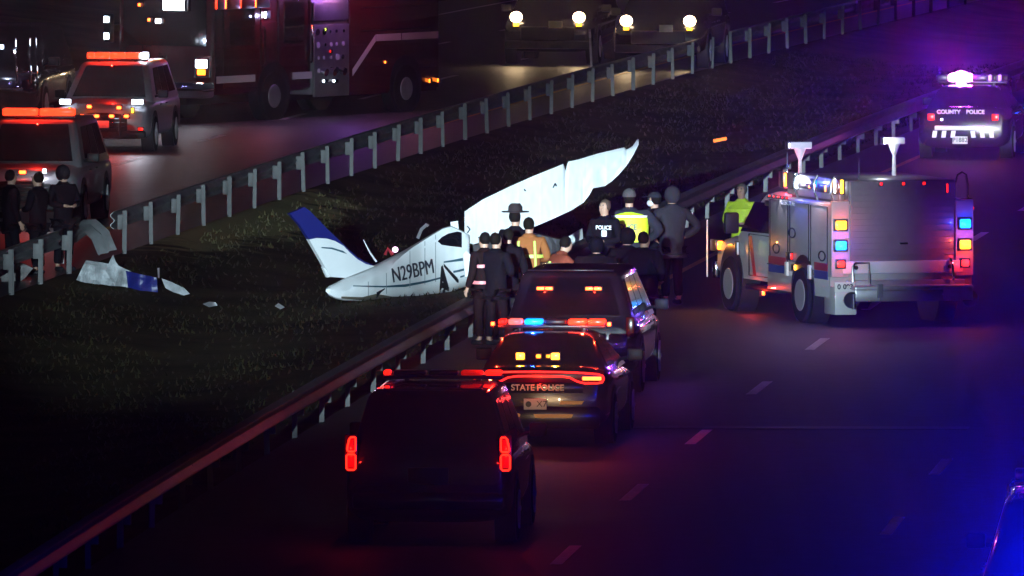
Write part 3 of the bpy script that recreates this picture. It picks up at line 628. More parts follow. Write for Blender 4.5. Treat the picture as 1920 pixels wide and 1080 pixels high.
# upper light assembly on the left of the roof
ua = G().box((-.90, 1.55, 2.14), (.10, 2.6, .34), .02).done('light_rack', ALU, t)
for y, m, w_, hh, n_ in ((2.95, ORANGE, .22, .22, 'warning_lamp'), (2.45, WHITE, .36, .24, 'floodlight'), (.50, WHITE, .36, .22, 'floodlight'), (.10, AMBER, .20, .22, 'warning_lamp'), (1.85, ORANGE, .50, .05, 'strip_lamp'), (1.42, BLUE, .18, .12, 'blue_lamp'), (.95, ORANGE, .34, .10, 'strip_lamp')):
    lamp(ua, (-.985, y, 2.20 if m is not ORANGE or hh > .2 else 2.14), (.05, w_, hh), m, n_)
for y in (2.15, 1.15, .32): G().tube([(-1.0, y, 1.95), (-1.06, y, 2.1), (-1.05, y + .02, 2.25), (-1.0, y, 2.34)], .022).done('rack_bracket', CHROME, ua)
glow(t, (-1.30, 2.4, 2.2), (.9, .8, 1), 14); glow(t, (-1.30, .5, 2.2), (.9, .8, 1), 12); glow(t, (-1.25, .1, 2.2), (1, .12, .03), 14)
for y in (2.45, .5): halo(t, (-1.1, y, 2.2), (1, .7, .9), 1500, side=-.3); glow(t, (-1.25, 1.4, 2.25), (.05, .1, 1), 15)
for x, y in ((-.9, 3.0), (-.6, .3)): G().cyl((x, y, 2.2), (x, y, 2.62), .014, .008, n=6).done('antenna', CHROME, t)
G().tube([(.92, .1, 1.98), (.92, .1, 2.2), (.97, .1, 2.36), (1.04, .1, 2.4), (1.11, .1, 2.36), (1.14, .1, 2.2), (1.14, .1, 1.98)], .018).done('hoop_rail', CHROME, t)
g = G(); g.box((1.0, .05, 1.96), (.36, .12, .06), .01); g.done('rail_bracket', CHROME, t)
lamp(t, (.75, -.02, 2.16), (.03, .05, .14), REDMID, 'marker_lamp'); lamp(t, (1.17, -.02, 1.84), (.05, .05, .05), REDMID, 'marker_lamp')
# cab and bonnet
CABW = 1.10
cabr = []
for z, y0, y1, w_ in ((.55, 3.15, 5.0, 1.08), (1.22, 3.15, 5.0, 1.10), (1.30, 3.15, 4.95, 1.06), (1.62, 3.17, 4.62, .98), (1.90, 3.25, 4.25, .88), (1.96, 3.4, 4.05, .76)): cabr.append(rrect(w_, y0, y1, z, .14))
G().loft(cabr).done('cab', TW, t)
G().loft([ring_se(q[0], q[1], q[2], q[3], 5) for q in ((4.7, 1.08, .55, 1.26), (5.6, 1.08, .55, 1.22), (6.15, 1.04, .52, 1.14), (6.3, .95, .55, 1.05))]).done('bonnet', TW, t)
g = G(); g.slab([(-1.095, 3.32, 1.32), (-1.075, 4.82, 1.30), (-.97, 4.42, 1.78), (-.95, 3.36, 1.80)], .02); g.done('side_window', GLASS, t)
g = G(); g.slab([(1.095, 3.32, 1.32), (1.075, 4.82, 1.30), (.97, 4.42, 1.78), (.95, 3.36, 1.80)], .02); g.done('side_window', GLASS, t)
G().slab([(-.98, 4.96, 1.30), (.98, 4.96, 1.30), (.86, 4.38, 1.84), (-.86, 4.38, 1.84)], .02).done('windshield', GLASS, t)
g = G(); g.tube([(-1.112, 3.25, .62), (-1.112, 3.25, 1.28), (-1.112, 4.3, 1.28), (-1.112, 4.3, .62)], .01, closed=True, n=6); g.done('door_seam', BLACKP, t)
G().slab([(-1.118, 4.15, 1.25), (-1.118, 4.32, 1.25), (-1.118, 4.05, .62), (-1.118, 3.92, .62)], .006).done('door_stripe', DECALR, t)
G().box((-1.36, 4.45, 1.45), (.24, .12, .34), .04).done('side_mirror', BLACKP, t); G().cyl((-1.08, 4.5, 1.38), (-1.3, 4.46, 1.42), .02).done('mirror_arm', BLACKP, t)
for y, r_ in ((5.25, .44), (1.32, .44)):
    for sx in (-1, 1):
        ow = 1.19 if y < 3 else 1.10
        g = G(); g.cyl((sx * (ow - .3), y, r_ + .06), (sx * (ow + .004), y, r_ + .06), r_ + .14, n=32); g.done('wheel_arch', HOUSING, t)
        w_ = G().loft([[Vector((sx * xx, y + q * math.cos(2 * math.pi * i / 32), r_ + q * math.sin(2 * math.pi * i / 32))) for i in range(32)] for xx, q in ((ow - .28, r_ - .05), (ow - .26, r_), (ow + .01, r_), (ow + .05, r_ - .03), (ow + .05, r_ * .6))]).done('tyre', RUBBER, t)
        G().cyl((sx * (ow + .0), y, r_), (sx * (ow + .06), y, r_), r_ * .68, r_ * .55, n=24).done('rim', mat('wheel_simulator', (.5, .5, .52), .4, metal=.4), w_)
lamp(t, (-1.06, 6.1, 1.02), (.12, .30, .16), ORANGE, 'headlight'); lamp(t, (-1.12, 4.9, 1.02), (.03, .10, .20), REFL, 'fender_lamp'); lamp(t, (-1.0, 3.95, .36), (.05, .10, .10), REDHOT, 'step_lamp')
glow(t, (-1.2, 3.95, .36), (1, .05, .02), 8); glow(t, (-1.35, 6.1, 1.05), (1, .35, .05), 8)
G().box((0, 4.0, .42), (2.1, 2.0, .08), .02).done('running_board', BLACKP, t)
G().box((0, 6.34, .62), (2.1, .2, .3), .05).done('bumper', CHROME, t)
G().cyl((-1.15, 6.35, .5), (-1.15, 6.35, 1.42), .012, n=6).done('fender_marker', REFL, t)
bar(t, 3.6, 1.99, .70, [(-.70, -.5, lens('pinkred_lens', (1, .12, .18), 12)), (-.49, -.2, PINK), (-.19, .15, WHITE), (.16, .4, RED), (.41, .7, RED)], dep=.5, hgt=.13)
glow(t, (-.95, 3.3, 2.14), (1, .05, .10), 16); halo(t, (-.7, 3.2, 2.06), (1, .03, .06), 7000, side=-.3)
lamp(t, (-1.1, 3.3, 1.78 + .03), (.05, .25, .06), ORANGE, 'cab_lamp')
# lighting masts
mat('mast_white', (.7, .68, .72), .4)
# mast heads: wide across the truck, their lamps on the left ends
def mast2(x, y, z0, z1, wd, star):
    m_ = G().cyl((x, y, z0), (x, y, z1 - .14), .035, .028, n=10).cyl((x, y, z1 - .18), (x, y, z1), .03, .10, n=10).done('light_mast', MC['mast_white'], t)
    hb = G().box((x, y, z1 + .05), (wd, .16, .11), .015).done('lamp_head', MC['mast_white'], m_)
    lamp(m_, (x - wd / 2 - .02, y, z1 + .05), (.03, .13, .09), WHITE if star else lens('soft_white', (.8, .85, 1), 2), 'floodlight')
    return m_
mast2(-.62, 3.2, 1.95, 2.68, .36, False); mast2(.42, 1.6, 2.28, 2.80, .32, True)
def tl2w(x, y, z): 
    r_ = math.atan2(-ht.x, ht.y); return Vector((ct.x + x * math.cos(r_) - y * math.sin(r_), ct.y + x * math.sin(r_) + y * math.cos(r_), z))
def w2tl(p):
    r_ = -math.atan2(-ht.x, ht.y); dx, dy = p.x - ct.x, p.y - ct.y
    return Vector((dx * math.cos(r_) - dy * math.sin(r_), dx * math.sin(r_) + dy * math.cos(r_), p.z))
wing_c = pd(1010, 360, 253.5)
G().box((.02, -.05, 1.30), (.14, .03, .03), .008).done('door_handle', CHROME, t)
glow(t, (.1, 1.3, 2.9), (.85, .92, 1), 20); halo(t, (.22, 1.45, 2.85), (.8, .9, 1), 500, side=-.3)

# ------------------------------------------------------------------ vehicle at the lower right corner
p = gp(2012, 1268); h = Vector((.05, 1)).normalized(); c = Vector((p.x + h.x * 2.6, p.y + h.y * 2.6, 0))
v = car('police_suv', 'dark SUV mostly cut off at the lower right corner, glossy roof in blue light', 'suv', c, h, SUV, P_BLUE)
bar(v, .2, 1.90, .68, [(-.68, -.3, HOUSING), (-.28, .28, DBLUE), (.3, .68, DBLUE)])
g = G(); g.tube([(-.70, .4, 1.93), (-.72, -.8, 1.95), (-.70, -2.0, 1.93)], .018); g.tube([(.70, .4, 1.93), (.72, -.8, 1.95), (.70, -2.0, 1.93)], .018); g.done('roof_rail', CHROME, v)
lamp(v, (-.05, -2.62, 1.0), (.3, .05, .10), BLUE, 'deck_lamp'); lamp(v, (.6, -2.62, 1.0), (.3, .05, .10), BLUE, 'deck_lamp')
halo(v, (-.05, -2.75, 1.0), (.002, .006, 1), 2400000, r=.1, elev=16, cone=40); glow(v, (.9, .4, 2.35), (.004, .01, 1), 1200, .05); glow(v, (-1.7, -1.9, 1.8), (1, .1, .5), 12)
glow(v, (.78, 2.75, .85), (.9, .92, 1), 700000, .05, spot=1.2, aim=aimw(v, Vector((c3.x - .4, c3.y - 2.5, .75))), blend=.5, name='added_bumper_spot')  # narrow spot added to brighten the far sedan's bumper and chevrons
for sx in (-1, 1): lamp(v, (sx * .78, 2.60, .85), (.28, .05, .12), WHITE, 'headlight')

# ------------------------------------------------------------------ crashed light aeroplane
PW = mat('plane_white', (.78, .80, .82), .42, coat=.15, var=.06, vs_=1.5, bump=.05)
PBL = mat('plane_blue', (.012, .018, .16), .35, coat=.3)
PST = mat('plane_stripe', (.03, .09, .13), .4)
pl = thing('aeroplane', 'wrecked white light aeroplane with a blue-topped tail fin lying in the grass', 'aeroplane', (0, 0, 0))
def axis_d(px): return 250.3 + (px - 615) * .0105     # depth grows towards the nose
# fuselage stations: px, top py, bottom py
st = [(611, 541, 543, 547), (617, 536, 541, 555), (630, 530, 545, 561), (645, 522, 544, 564), (670, 512, 533, 565), (700, 498, 519, 565), (728, 484, 507, 564), (742, 477, 490, 563), (756, 470, 478, 563), (775, 459, 463, 562), (805, 441, 444, 559), (830, 427, 429, 554), (846, 423, 425, 548), (862, 430, 432, 541), (880, 440, 442, 536)]
rings = []; st0 = st; st = []
for a_, b_ in zip(st0, st0[1:]):
    n_ = max(2, int((b_[0] - a_[0]) / 4))
    for k in range(n_): st.append(tuple(a_[j] + (b_[j] - a_[j]) * k / n_ for j in range(4)))
st.append(st0[-1])
for px, ry, sy, by in st:
    d = axis_d(px); hw = min(.48, .06 + (by - ry) * .0062); m1 = sy + (by - sy) * .45; m2 = sy + (by - sy) * .8
    prof = [(0, by), (-.45, by - (by - sy) * .02), (-.78, by - (by - sy) * .10), (-.94, m2), (-1, m1), (-.99, sy + (by - sy) * .12), (-.93, sy), (-.5, ry + (sy - ry) * .28), (0, ry), (.5, ry + (sy - ry) * .28), (.93, sy), (1, m1), (.94, m2), (.6, by)]
    rings.append([pd(px, yy, d + a * hw + .035 * mn.noise(Vector((px * .05, i_ * .7, 2))) + .012 * mn.noise(Vector((px * .2, i_ * 1.3, 5)))) for i_, (a, yy) in enumerate(prof)])
fus = G().loft(rings).done('fuselage', PW, pl, smooth=55)
# helper: point on the starboard skin seen at pixel
dg = bpy.context.evaluated_depsgraph_get()
def skin(px, py, off=.012):
    o_ = Vector((0, 0, CAMH)); tgt = pd(px, py, 250); dr = (tgt - o_).normalized()
    ok, loc, nor, _ = fus.ray_cast(o_, dr)
    if ok: return loc - dr * off * 1.5
    return pd(px, py, axis_d(px) - .35)
def decal(name, m, pts, n=10):
    """pts: (px, top py, bottom py) ribbon wrapped on the fuselage skin"""
    g = G(); vs = []; K = 5
    full = []
    for i in range(len(pts) - 1):
        for k in range(n): full.append([pts[i][j] + (pts[i + 1][j] - pts[i][j]) * k / n for j in range(3)])
    full.append(pts[-1])
    for q in full:
        for k in range(K): vs.append(skin(q[0], q[1] + (q[2] - q[1]) * k / (K - 1)))
    fs = [[i * K + k, i * K + k + 1, (i + 1) * K + k + 1, (i + 1) * K + k] for i in range(len(full) - 1) for k in range(K - 1)]
    g._add(vs, fs); return g.done(name, m, fus, smooth=180)
decal('side_stripe', PST, [(662, 535, 537), (720, 536, 539), (760, 533, 538), (800, 526, 530), (828, 519, 522)])
decal('side_stripe', PST, [(832, 490, 493), (850, 487, 491), (870, 483, 489)]); decal('side_stripe', PST, [(850, 508, 512), (864, 505, 509), (874, 502, 506)])
decal('side_stripe', PST, [(863, 518, 521), (874, 514, 517)])
decal('side_window', GLASS, [(821, 452, 453), (828, 445, 459), (840, 438, 461), (858, 434, 463), (866, 436, 464)])
SEAM = mat('panel_seam', (.25, .28, .31), .5)
for sx_, t_, b_ in ((690, 528, 561), (724, 512, 562), (768, 470, 560), (796, 452, 558), (816, 440, 556)): decal('panel_seam', SEAM, [(sx_, t_, b_), (sx_ + 1.3, t_, b_)], n=1)
decal('belly_dirt', mat('mud_streak', (.10, .085, .06), .9), [(640, 556, 560), (680, 557, 563), (705, 551, 563), (735, 556, 563), (780, 557, 562)], n=6)
decal('torn_gap', BLACKP, [(824, 541, 547), (827, 500, 556), (830, 497, 550), (842, 540, 550)], n=6)
decal('torn_gap', BLACKP, [(832, 494, 500), (845, 508, 516), (857, 520, 530), (860, 525, 530)], n=6)
decal('tear', BLACKP, [(706, 548, 560), (714, 544, 549), (722, 540, 542)], n=4)
# registration letters wrapped on the skin
cu = bpy.data.curves.new('t', 'FONT'); cu.body = 'N29BPM'; cu.size = 1.0; cu.extrude = 0; cu.resolution_u = 3
to = bpy.data.objects.new('t', cu); C.objects.link(to); bpy.context.view_layer.update(); dg = bpy.context.evaluated_depsgraph_get()
me = bpy.data.meshes.new_from_object(to.evaluated_get(dg)); bpy.data.objects.remove(to)
tb = bmesh.new(); tb.from_mesh(me); bmesh.ops.triangulate(tb, faces=tb.faces[:]); bmesh.ops.subdivide_edges(tb, edges=tb.edges[:], cuts=3, use_grid_fill=True); tb.to_mesh(me); tb.free()
xs = [v_.co.x for v_ in me.vertices]; ys = [v_.co.y for v_ in me.vertices]; x0, x1, y0, y1 = min(xs), max(xs), min(ys), max(ys)
letters = G(); tris = [tuple(p.vertices) for p in me.polygons]
for k_, dx_ in enumerate((-.012, 0, .012)):      # three close passes make the strokes bold
    P_ = []
    for v_ in me.vertices:
        s_ = (v_.co.x + dx_ * 2 - x0) / (x1 - x0); q = (v_.co.y - y0) / (y1 - y0)
        P_.append(skin(734 + 76 * s_ + (1 - q) * 4, 528 - 18 * s_ - q * 27 + 2, off=.028 + .004 * k_))
    letters._add(P_, tris)
lt_ = letters.done('registration_lettering', INK, fus, smooth=0)
# tail fin
def fin(pts, m, th_, name, yoff=0.0):
    P = [pd(px, py, 250.1 + (px - 545) * .006 + yoff) for px, py in pts]; return G().slab(P, th_).done(name, m, pl, smooth=30)
white_f = [(577, 449), (592, 446), (610, 447), (626, 452), (642, 461), (652, 472), (668, 486), (684, 495), (700, 499), (690, 503), (668, 512), (645, 521), (618, 519), (608, 503)]
f1 = fin(white_f, PW, .09, 'tail_fin')
fin([(541, 400), (558, 393), (568, 388), (578, 395), (596, 413), (610, 428), (628, 445), (650, 466), (640, 460), (626, 451.6), (610, 446.5), (592, 445.5), (577, 448.5), (560, 422)], PBL, .085, 'fin_tip')
fin([(652, 472), (650, 466), (668, 482), (684, 491), (700, 498), (684, 495), (668, 486)], PBL, .08, 'fin_leading_edge')
fin([(600, 463), (620, 464), (640, 470), (648, 476), (638, 473), (620, 467), (600, 465)], PST, .10, 'fin_stripe')
fin([(603, 500), (608, 503), (618, 519), (612, 520)], PW, .05, 'rudder_tab')
ant = G().tube([pd(706, 491, 250.8), pd(694, 474, 250.8), pd(681, 449, 250.8)], [.018, .014, .008], n=6).done('antenna', PW, pl)
b = G().ball(pd(741, 468, 251), (.05, .05, .05)).done('beacon', lens('beacon_pink', (1, .6, .9), 4), pl)
G().tube([pd(722, 478, 251), pd(727, 466, 251), pd(736, 478, 251)], .03).done('beacon_mount', DECALR, pl)
G().tube([pd(783, 447, 251.9), pd(790, 430, 251.9), pd(800, 421, 251.9), pd(803, 424, 251.9)], .03).done('torn_trim', ALU, pl)
# dark opening on top of the tail cone and torn roof skin
G().slab([pd(845, 416, 252.6), pd(858, 414, 252.7), pd(860, 436, 252.7), pd(846, 428, 252.6)], .02).done('torn_skin', PW, pl)
G().slab([pd(874, 471, 252.3), pd(882, 478, 252.3), pd(884, 502, 252.3), pd(888, 516, 252.3), pd(872, 520, 252.2), pd(868, 476, 252.3)], .03).done('door_skin', PW, pl)
# wing
def wd_(px): return 253.0 + (px - 870) * .0085
wo_top = [(872, 396), (905, 374), (955, 350), (1000, 330), (1040, 314), (1057, 307), (1060, 320), (1065, 303), (1085, 299), (1120, 288), (1150, 281), (1171, 276), (1174, 281), (1186, 274), (1194, 262), (1198, 261)]
wo_bot = [(1198, 270), (1188, 290), (1176, 309), (1160, 328), (1147, 340), (1134, 349), (1112, 353), (1105, 366), (1094, 380), (1072, 394), (1040, 409), (1005, 424), (972, 434), (945, 442), (915, 450), (888, 458), (868, 453)]
def resample(L_, n):
    seg = [math.dist(L_[i], L_[i + 1]) for i in range(len(L_) - 1)]; T = sum(seg); out = []
    for k in range(n):
        s_ = T * k / (n - 1); i = 0
        while i < len(seg) - 1 and s_ > seg[i]: s_ -= seg[i]; i += 1
        f_ = min(1, s_ / seg[i]); out.append((L_[i][0] + (L_[i + 1][0] - L_[i][0]) * f_, L_[i][1] + (L_[i + 1][1] - L_[i][1]) * f_))
    return out
def interp(L_, x):
    for a, b_ in zip(L_, L_[1:]):
        if a[0] <= x <= b_[0] and b_[0] > a[0]: return a[1] + (b_[1] - a[1]) * (x - a[0]) / (b_[0] - a[0])
    return L_[-1][1] if x > L_[-1][0] else L_[0][1]
bt = list(reversed(wo_bot)); NX = 165; rings = []
for i in range(NX):
    px = 871 + (1197.5 - 871) * i / (NX - 1); ty_ = interp(wo_top, px); by = interp(bt, px); by = max(by, ty_ + 1)
    d = wd_(px); ring = []
    M_ = 14
    # airfoil like section: front (lit underside) face and back face
    for k in range(M_ + 1):
        q = k / M_; ch = math.sin(math.pi * min(1, max(0, q)) ** .6)
        w_ = .012 * mn.noise(Vector((px * .03, q * 3, 1))) + .010 * mn.noise(Vector((px * .10, q * 7, 4))) + (0.02 * math.exp(-((px - 1058) / 5) ** 2) * (1 - q)) + (.03 * mn.noise(Vector((px * .06, q * 4, 8))) if 1090 < px < 1165 and q > .3 else 0)
        if abs((px - 871) % 41 - 20) < 1.2: w_ -= .004
        ring.append(pd(px, ty_ + (by - ty_) * q, d - .02 - .05 * ch - q * .25 + w_))
    for k in range(M_, -1, -1):
        q = k / M_; ch = math.sin(math.pi * q ** .6); ring.append(pd(px, ty_ + (by - ty_) * q, d + .02 + .11 * ch - q * .25))
    rings.append(ring)
wing = G().loft(rings).done('wing', PW, pl, smooth=40)
for x0, y0, x1, y1 in ((876, 424, 881, 430), (881, 430, 876, 437), (1037, 352, 1041, 344), (1041, 344, 1043, 349), (983, 355, 985, 358)):
    G().tube([pd(x0, y0, wd_(x0) - .22), pd(x1, y1, wd_(x1) - .22)], .012, n=5).done('tear', INK, wing)
# crumpled nose and cowling lit beyond the people
def crumple(name, label, cat_, poly, d, m, th_=.06, amp=.06, seed=1, parent=None, dsl=.004, group=None):
    """a sheet of wreckage: polygon subdivided, dented and given thickness"""
    bm = bmesh.new(); cx = sum(p[0] for p in poly) / len(poly)
    vs = [bm.verts.new(pd(px, py, d + (px - cx) * dsl)) for px, py in poly]; bm.faces.new(vs)
    bmesh.ops.triangulate(bm, faces=bm.faces[:]); bmesh.ops.subdivide_edges(bm, edges=bm.edges[:], cuts=5, use_grid_fill=True)
    bmesh.ops.recalc_face_normals(bm, faces=bm.faces)
    for v_ in bm.verts: v_.co.y += amp * (mn.noise(v_.co * 2.2 + Vector((seed, 0, 0))) + .6 * mn.noise(v_.co * 6 + Vector((seed, 5, 0))))
    ex = bmesh.ops.extrude_face_region(bm, geom=bm.faces[:], use_keep_orig=True)
    bmesh.ops.translate(bm, vec=(0, th_, 0), verts=[q for q in ex['geom'] if isinstance(q, bmesh.types.BMVert)])
    bmesh.ops.recalc_face_normals(bm, faces=bm.faces[:])
    me = bpy.data.meshes.new(name); bm.to_mesh(me); bm.free(); me.materials.append(m)
    o_ = bpy.data.objects.new(name, me); C.objects.link(o_)
    if parent: o_.parent = parent
    else: tag(o_, label, cat_, group)
    return o_
crumple('cowling', '', '', [(1052, 452), (1092, 429), (1096, 476), (1086, 500), (1070, 510), (1058, 500)], 255.0, PW, .3, .1, 3, pl)
crumple('cabin_wreck', '', '', [(884, 448), (930, 452), (1010, 440), (1060, 452), (1060, 520), (1000, 545), (900, 540)], 254.2, mat('dark_interior', (.05, .045, .05), .8), .5, .2, 6, pl)

PW2 = mat('scuffed_plane_white', (.42, .44, .46), .5, var=.45, vs_=5, bump=.4)
# wreckage on the left
q1 = crumple('aeroplane_wreckage', 'large crumpled white tail panel lying on the grass by the left guardrail posts', 'wreckage', [(143, 525), (152, 506), (161, 488), (186, 492), (203, 495), (207, 487), (212, 477), (216, 489), (222, 498), (235, 504), (252, 512), (250, 540), (228, 537), (190, 533), (160, 530)], 250.5, PW2, .12, .22, 2)
crumple('aeroplane_wreckage', 'blue painted torn panel joined to the right of the large white wreckage panel', 'wreckage', [(236, 508), (262, 514), (294, 521), (296, 548), (262, 545), (240, 539)], 250.2, PBL, .10, .08, 4)
crumple('aeroplane_wreckage', 'slim pale strip of wreckage resting in the grass right of the blue torn panel', 'wreckage', [(303, 522), (320, 528), (345, 540), (356, 551), (345, 554), (325, 548), (310, 540)], 250.2, PW2, .06, .05, 5)
crumple('aeroplane_wreckage', 'narrow upright white scrap standing against a post near the torn rail end', 'wreckage', [(107, 449), (119, 449), (120, 494), (108, 496)], 253.6, PW2, .03, .02, 8)
crumple('aeroplane_wreckage', 'thin upright metal sliver between the blue torn panel and the slim pale strip', 'wreckage', [(295, 503), (299, 502), (299, 521), (296, 521)], 250.0, ALU, .02, .02, 11)
crumple('aeroplane_wreckage', 'dull bent grey metal debris in the grass at the far left edge', 'wreckage', [(2, 484), (20, 486), (42, 494), (62, 503), (48, 520), (28, 536), (6, 545), (0, 515)], 249.0, mat('dull_metal', (.22, .21, .21), .6, var=.4, vs_=6), .12, .15, 9)
crumple('aeroplane_wreckage', 'small dark shiny scrap lying on the grass between the wreckage and the tail fin', 'wreckage', [(380, 570), (392, 566), (404, 567), (408, 573), (392, 576)], 247.8, ALU, .05, .08, 10)
crumple('aeroplane_wreckage', 'small scrap of metal on the grass just left of the aeroplane tail', 'wreckage', [(515, 574), (522, 568), (534, 576), (526, 580)], 247.8, ALU, .04, .05, 14)
# flare on the grass beyond
pf = gp(1350, 268, -.05); g = G(); g.cyl((-.13, 0, .04), (.13, .1, .09), .035, n=10); fl = g.done('road_flare', lens('flare_orange', (1, .22, .03), 1.6), loc=pf); tag(fl, 'small orange glowing flare lying on the dark grass right of the raised wing tip', 'flare')

# ------------------------------------------------------------------ mobile light tower on the near shoulder (its floodlights light the wreck)
tw = thing('light_tower', 'mobile light tower on the near road with floodlights on a tall mast', 'light tower', (-6.6, 95, 0), R(-3))
g = G(); g.box((0, 0, .75), (1.2, 2.0, .9), .08); g.box((0, 1.5, .45), (.08, 1.4, .08), .01); g.done('engine_box', mat('yellow_paint', (.5, .35, .04), .4), tw)
for sx in (-1, 1): G().cyl((sx * .62, 0, .33), (sx * .80, 0, .33), .33, n=24).done('tyre', RUBBER, tw)
G().cyl((0, 0, 1.1), (0, 0, 4), .09, n=12).cyl((0, 0, 3.9), (0, 0, 9.35), .06, n=12).cyl((-.9, 0, 9.35), (.9, 0, 9.35), .05, n=10).done('mast', STEEL, tw)
for x in (-.75, -.25, .25, .75): lamp(tw, (x, .12, 9.5), (.38, .12, .28), WHITE, 'floodlight')
def aimt(p):
    M_ = Matrix.Translation(tw.location) @ Matrix.Rotation(tw.rotation_euler.z, 4, 'Z'); return tuple(M_.inverted() @ p)
TOW = 2.1e6; TC = (.66, .89, 1)
glow(tw, (-.25, .35, 9.5), TC, TOW, .08, spot=2.3, aim=aimt(pd(1065, 335, 254)), blend=.7, name='floodlight_beam')
glow(tw, (.25, .35, 9.5), TC, TOW * .30, .08, spot=3.3, aim=aimt(pd(790, 520, 251)), blend=.8, name='floodlight_beam')
glow(tw, (-.75, .35, 9.5), TC, TOW * .42, .08, spot=2.9, aim=aimt(pd(360, 470, 252)), blend=.8, name='floodlight_beam')
glow(tw, (.75, .35, 9.5), TC, TOW * .30, .08, spot=2.6, aim=aimt(pd(1430, 460, 243)), blend=.8, name='floodlight_beam')

# ------------------------------------------------------------------ people
SKIN = mat('skin', (.42, .24, .17), .55)
def skinobj(name, V, E, m, parent, sub=2, root=0):
    me = bpy.data.meshes.new(name); me.from_pydata([v_[0] for v_ in V], E, []); me.materials.append(m)
    o_ = bpy.data.objects.new(name, me); C.objects.link(o_)
    sk = o_.modifiers.new('s', 'SKIN'); sk.use_smooth_shade = True
    if not me.skin_vertices: me.skin_vertices.new()
    for i, v_ in enumerate(V):
        r_ = v_[1]; me.skin_vertices[0].data[i].radius = r_ if isinstance(r_, tuple) else (r_, r_); me.skin_vertices[0].data[i].use_root = (i == root)
    ss = o_.modifiers.new('u', 'SUBSURF'); ss.levels = ss.render_levels = sub
    dg = bpy.context.evaluated_depsgraph_get(); nm = bpy.data.meshes.new_from_object(o_.evaluated_get(dg)); o_.modifiers.clear(); o_.data = nm
    nm.name = name; nm.materials.clear(); nm.materials.append(m); nm.polygons.foreach_set('use_smooth', [True] * len(nm.polygons))
    o_.parent = parent; return o_
def person(px, py_head, H, face, label, coat, pants, pose='down', hat=None, vest=None, bands=None, lean=0.0, bulk=1.0, group=None, tilt=0.0, hair=None, feet_z=0.0):
    s_ = (py_head + 821) / (12 - H - feet_z); d = F / s_; loc = Vector(((px - 960) / s_, d, feet_z))
    r = thing('person', label, 'person', loc, R(face), group); k = H / 1.80; r.scale = (k, k, k)
    L_ = lean; B = bulk
    def P(x, y, z):       # lean forward above the hips
        if z > .95:
            a = L_; yy, zz = y, z - .95; return (x, yy * math.cos(a) + zz * math.sin(a), .95 + zz * math.cos(a) - yy * math.sin(a))
        return (x, y, z)
    AR = {'down': lambda s: [(s * .20 * B, 0, 1.44), (s * .27 * B, -.04, 1.15), (s * .29 * B, .06, .92)],
          'hips': lambda s: [(s * .20 * B, 0, 1.44), (s * .36 * B, -.10, 1.20), (s * .22 * B, .08, 1.04)],
          'front': lambda s: [(s * .20 * B, 0, 1.44), (s * .28 * B, .02, 1.17), (s * .10, .24, 1.14)],
          'reach': lambda s: [(s * .20 * B, 0, 1.44), (s * .24 * B, .24, 1.30), (s * .16, .46, 1.18)]}[pose]
    V = [(P(0, 0, .95), (.15, .11)), (P(0, 0, 1.12), (.14, .105)), (P(0, .0, 1.32), (.17, .115)), (P(0, -.01, 1.48), (.08, .07)), (P(0, 0, 1.55), (.055, .06)), (P(0, .012, 1.62), (.062, .075)), (P(0, .012, 1.70), (.078, .095)), (P(0, 0, 1.76), (.065, .08)), (P(0, .105, 1.655), (.012, .012))]
    E = [(0, 1), (1, 2), (2, 3), (3, 4), (4, 5), (5, 6), (6, 7), (5, 8)]
    hands = []
    for s in (-1, 1):
        i = len(V); A = [P(*q) for q in AR(s)]
        V += [(A[0], (.06, .06)), (A[1], (.045, .045)), (A[2], (.028, .028))]; E += [(2, i), (i, i + 1), (i + 1, i + 2)]
        dv = (Vector(A[2]) - Vector(A[1])).normalized(); pm = Vector(A[2]) + dv * .06; V.append((tuple(pm), (.034, .02))); E.append((i + 2, i + 3))
        side = Vector((0, 1, 0)) if abs(dv.y) < .7 else Vector((1, 0, 0)); sd = (side - dv * side.dot(dv)).normalized(); inn = Vector((-s, 0, 0))
        for f_, (o_, ln) in enumerate(((-.028, .055), (-.010, .070), (.010, .066), (.028, .052))):
            a = pm + dv * .03 + sd * o_; b_ = a + dv * ln * .6 + inn * .006; c_ = b_ + dv * ln * .4 + inn * .022; j = len(V)
            V += [(tuple(a), (.010, .010)), (tuple(b_), (.009, .009)), (tuple(c_), (.008, .008))]; E += [(i + 3, j), (j, j + 1), (j + 1, j + 2)]
        j = len(V); a = pm - dv * .01 + sd * .035; V += [(tuple(a + dv * .01), (.012, .012)), (tuple(a + dv * .045 + sd * .02), (.010, .010))]; E += [(i + 3, j), (j, j + 1)]
    st_ = .06
    for s in (-1, 1):
        i = len(V); V += [((s * .10, 0, .88), (.09, .09)), ((s * .115, .03 + s * .02, .50), (.062, .062)), ((s * .12, -.02 + s * .02, .10), (.042, .042)), ((s * .13, .14 + s * .02, .045), (.042, .035))]
        E += [(0, i), (i, i + 1), (i + 1, i + 2), (i + 2, i + 3)]
    bd = skinobj('body', V, E, SKIN, r, 1)
    # jacket
    V = [(P(0, 0, .92), (.185 * B, .15 * B)), (P(0, 0, 1.12), (.18 * B, .145 * B)), (P(0, 0, 1.34), (.205 * B, .15 * B)), (P(0, -.01, 1.475), (.135 * B, .105)), (P(0, -.01, 1.575), (.074, .078)), (P(0, 0, .80), (.19 * B, .16 * B))]; E = [(0, 1), (1, 2), (2, 3), (3, 4), (0, 5)]
    for s in (-1, 1):
        i = len(V); A = [P(*q) for q in AR(s)]; V += [(A[0], (.085 * B, .08 * B)), (A[1], (.068 * B, .068 * B)), (A[2], (.05, .05))]; E += [(2, i), (i, i + 1), (i + 1, i + 2)]
    skinobj('jacket', V, E, coat, r, 2)
    V = [((0, 0, .90), (.16, .13))]; E = []
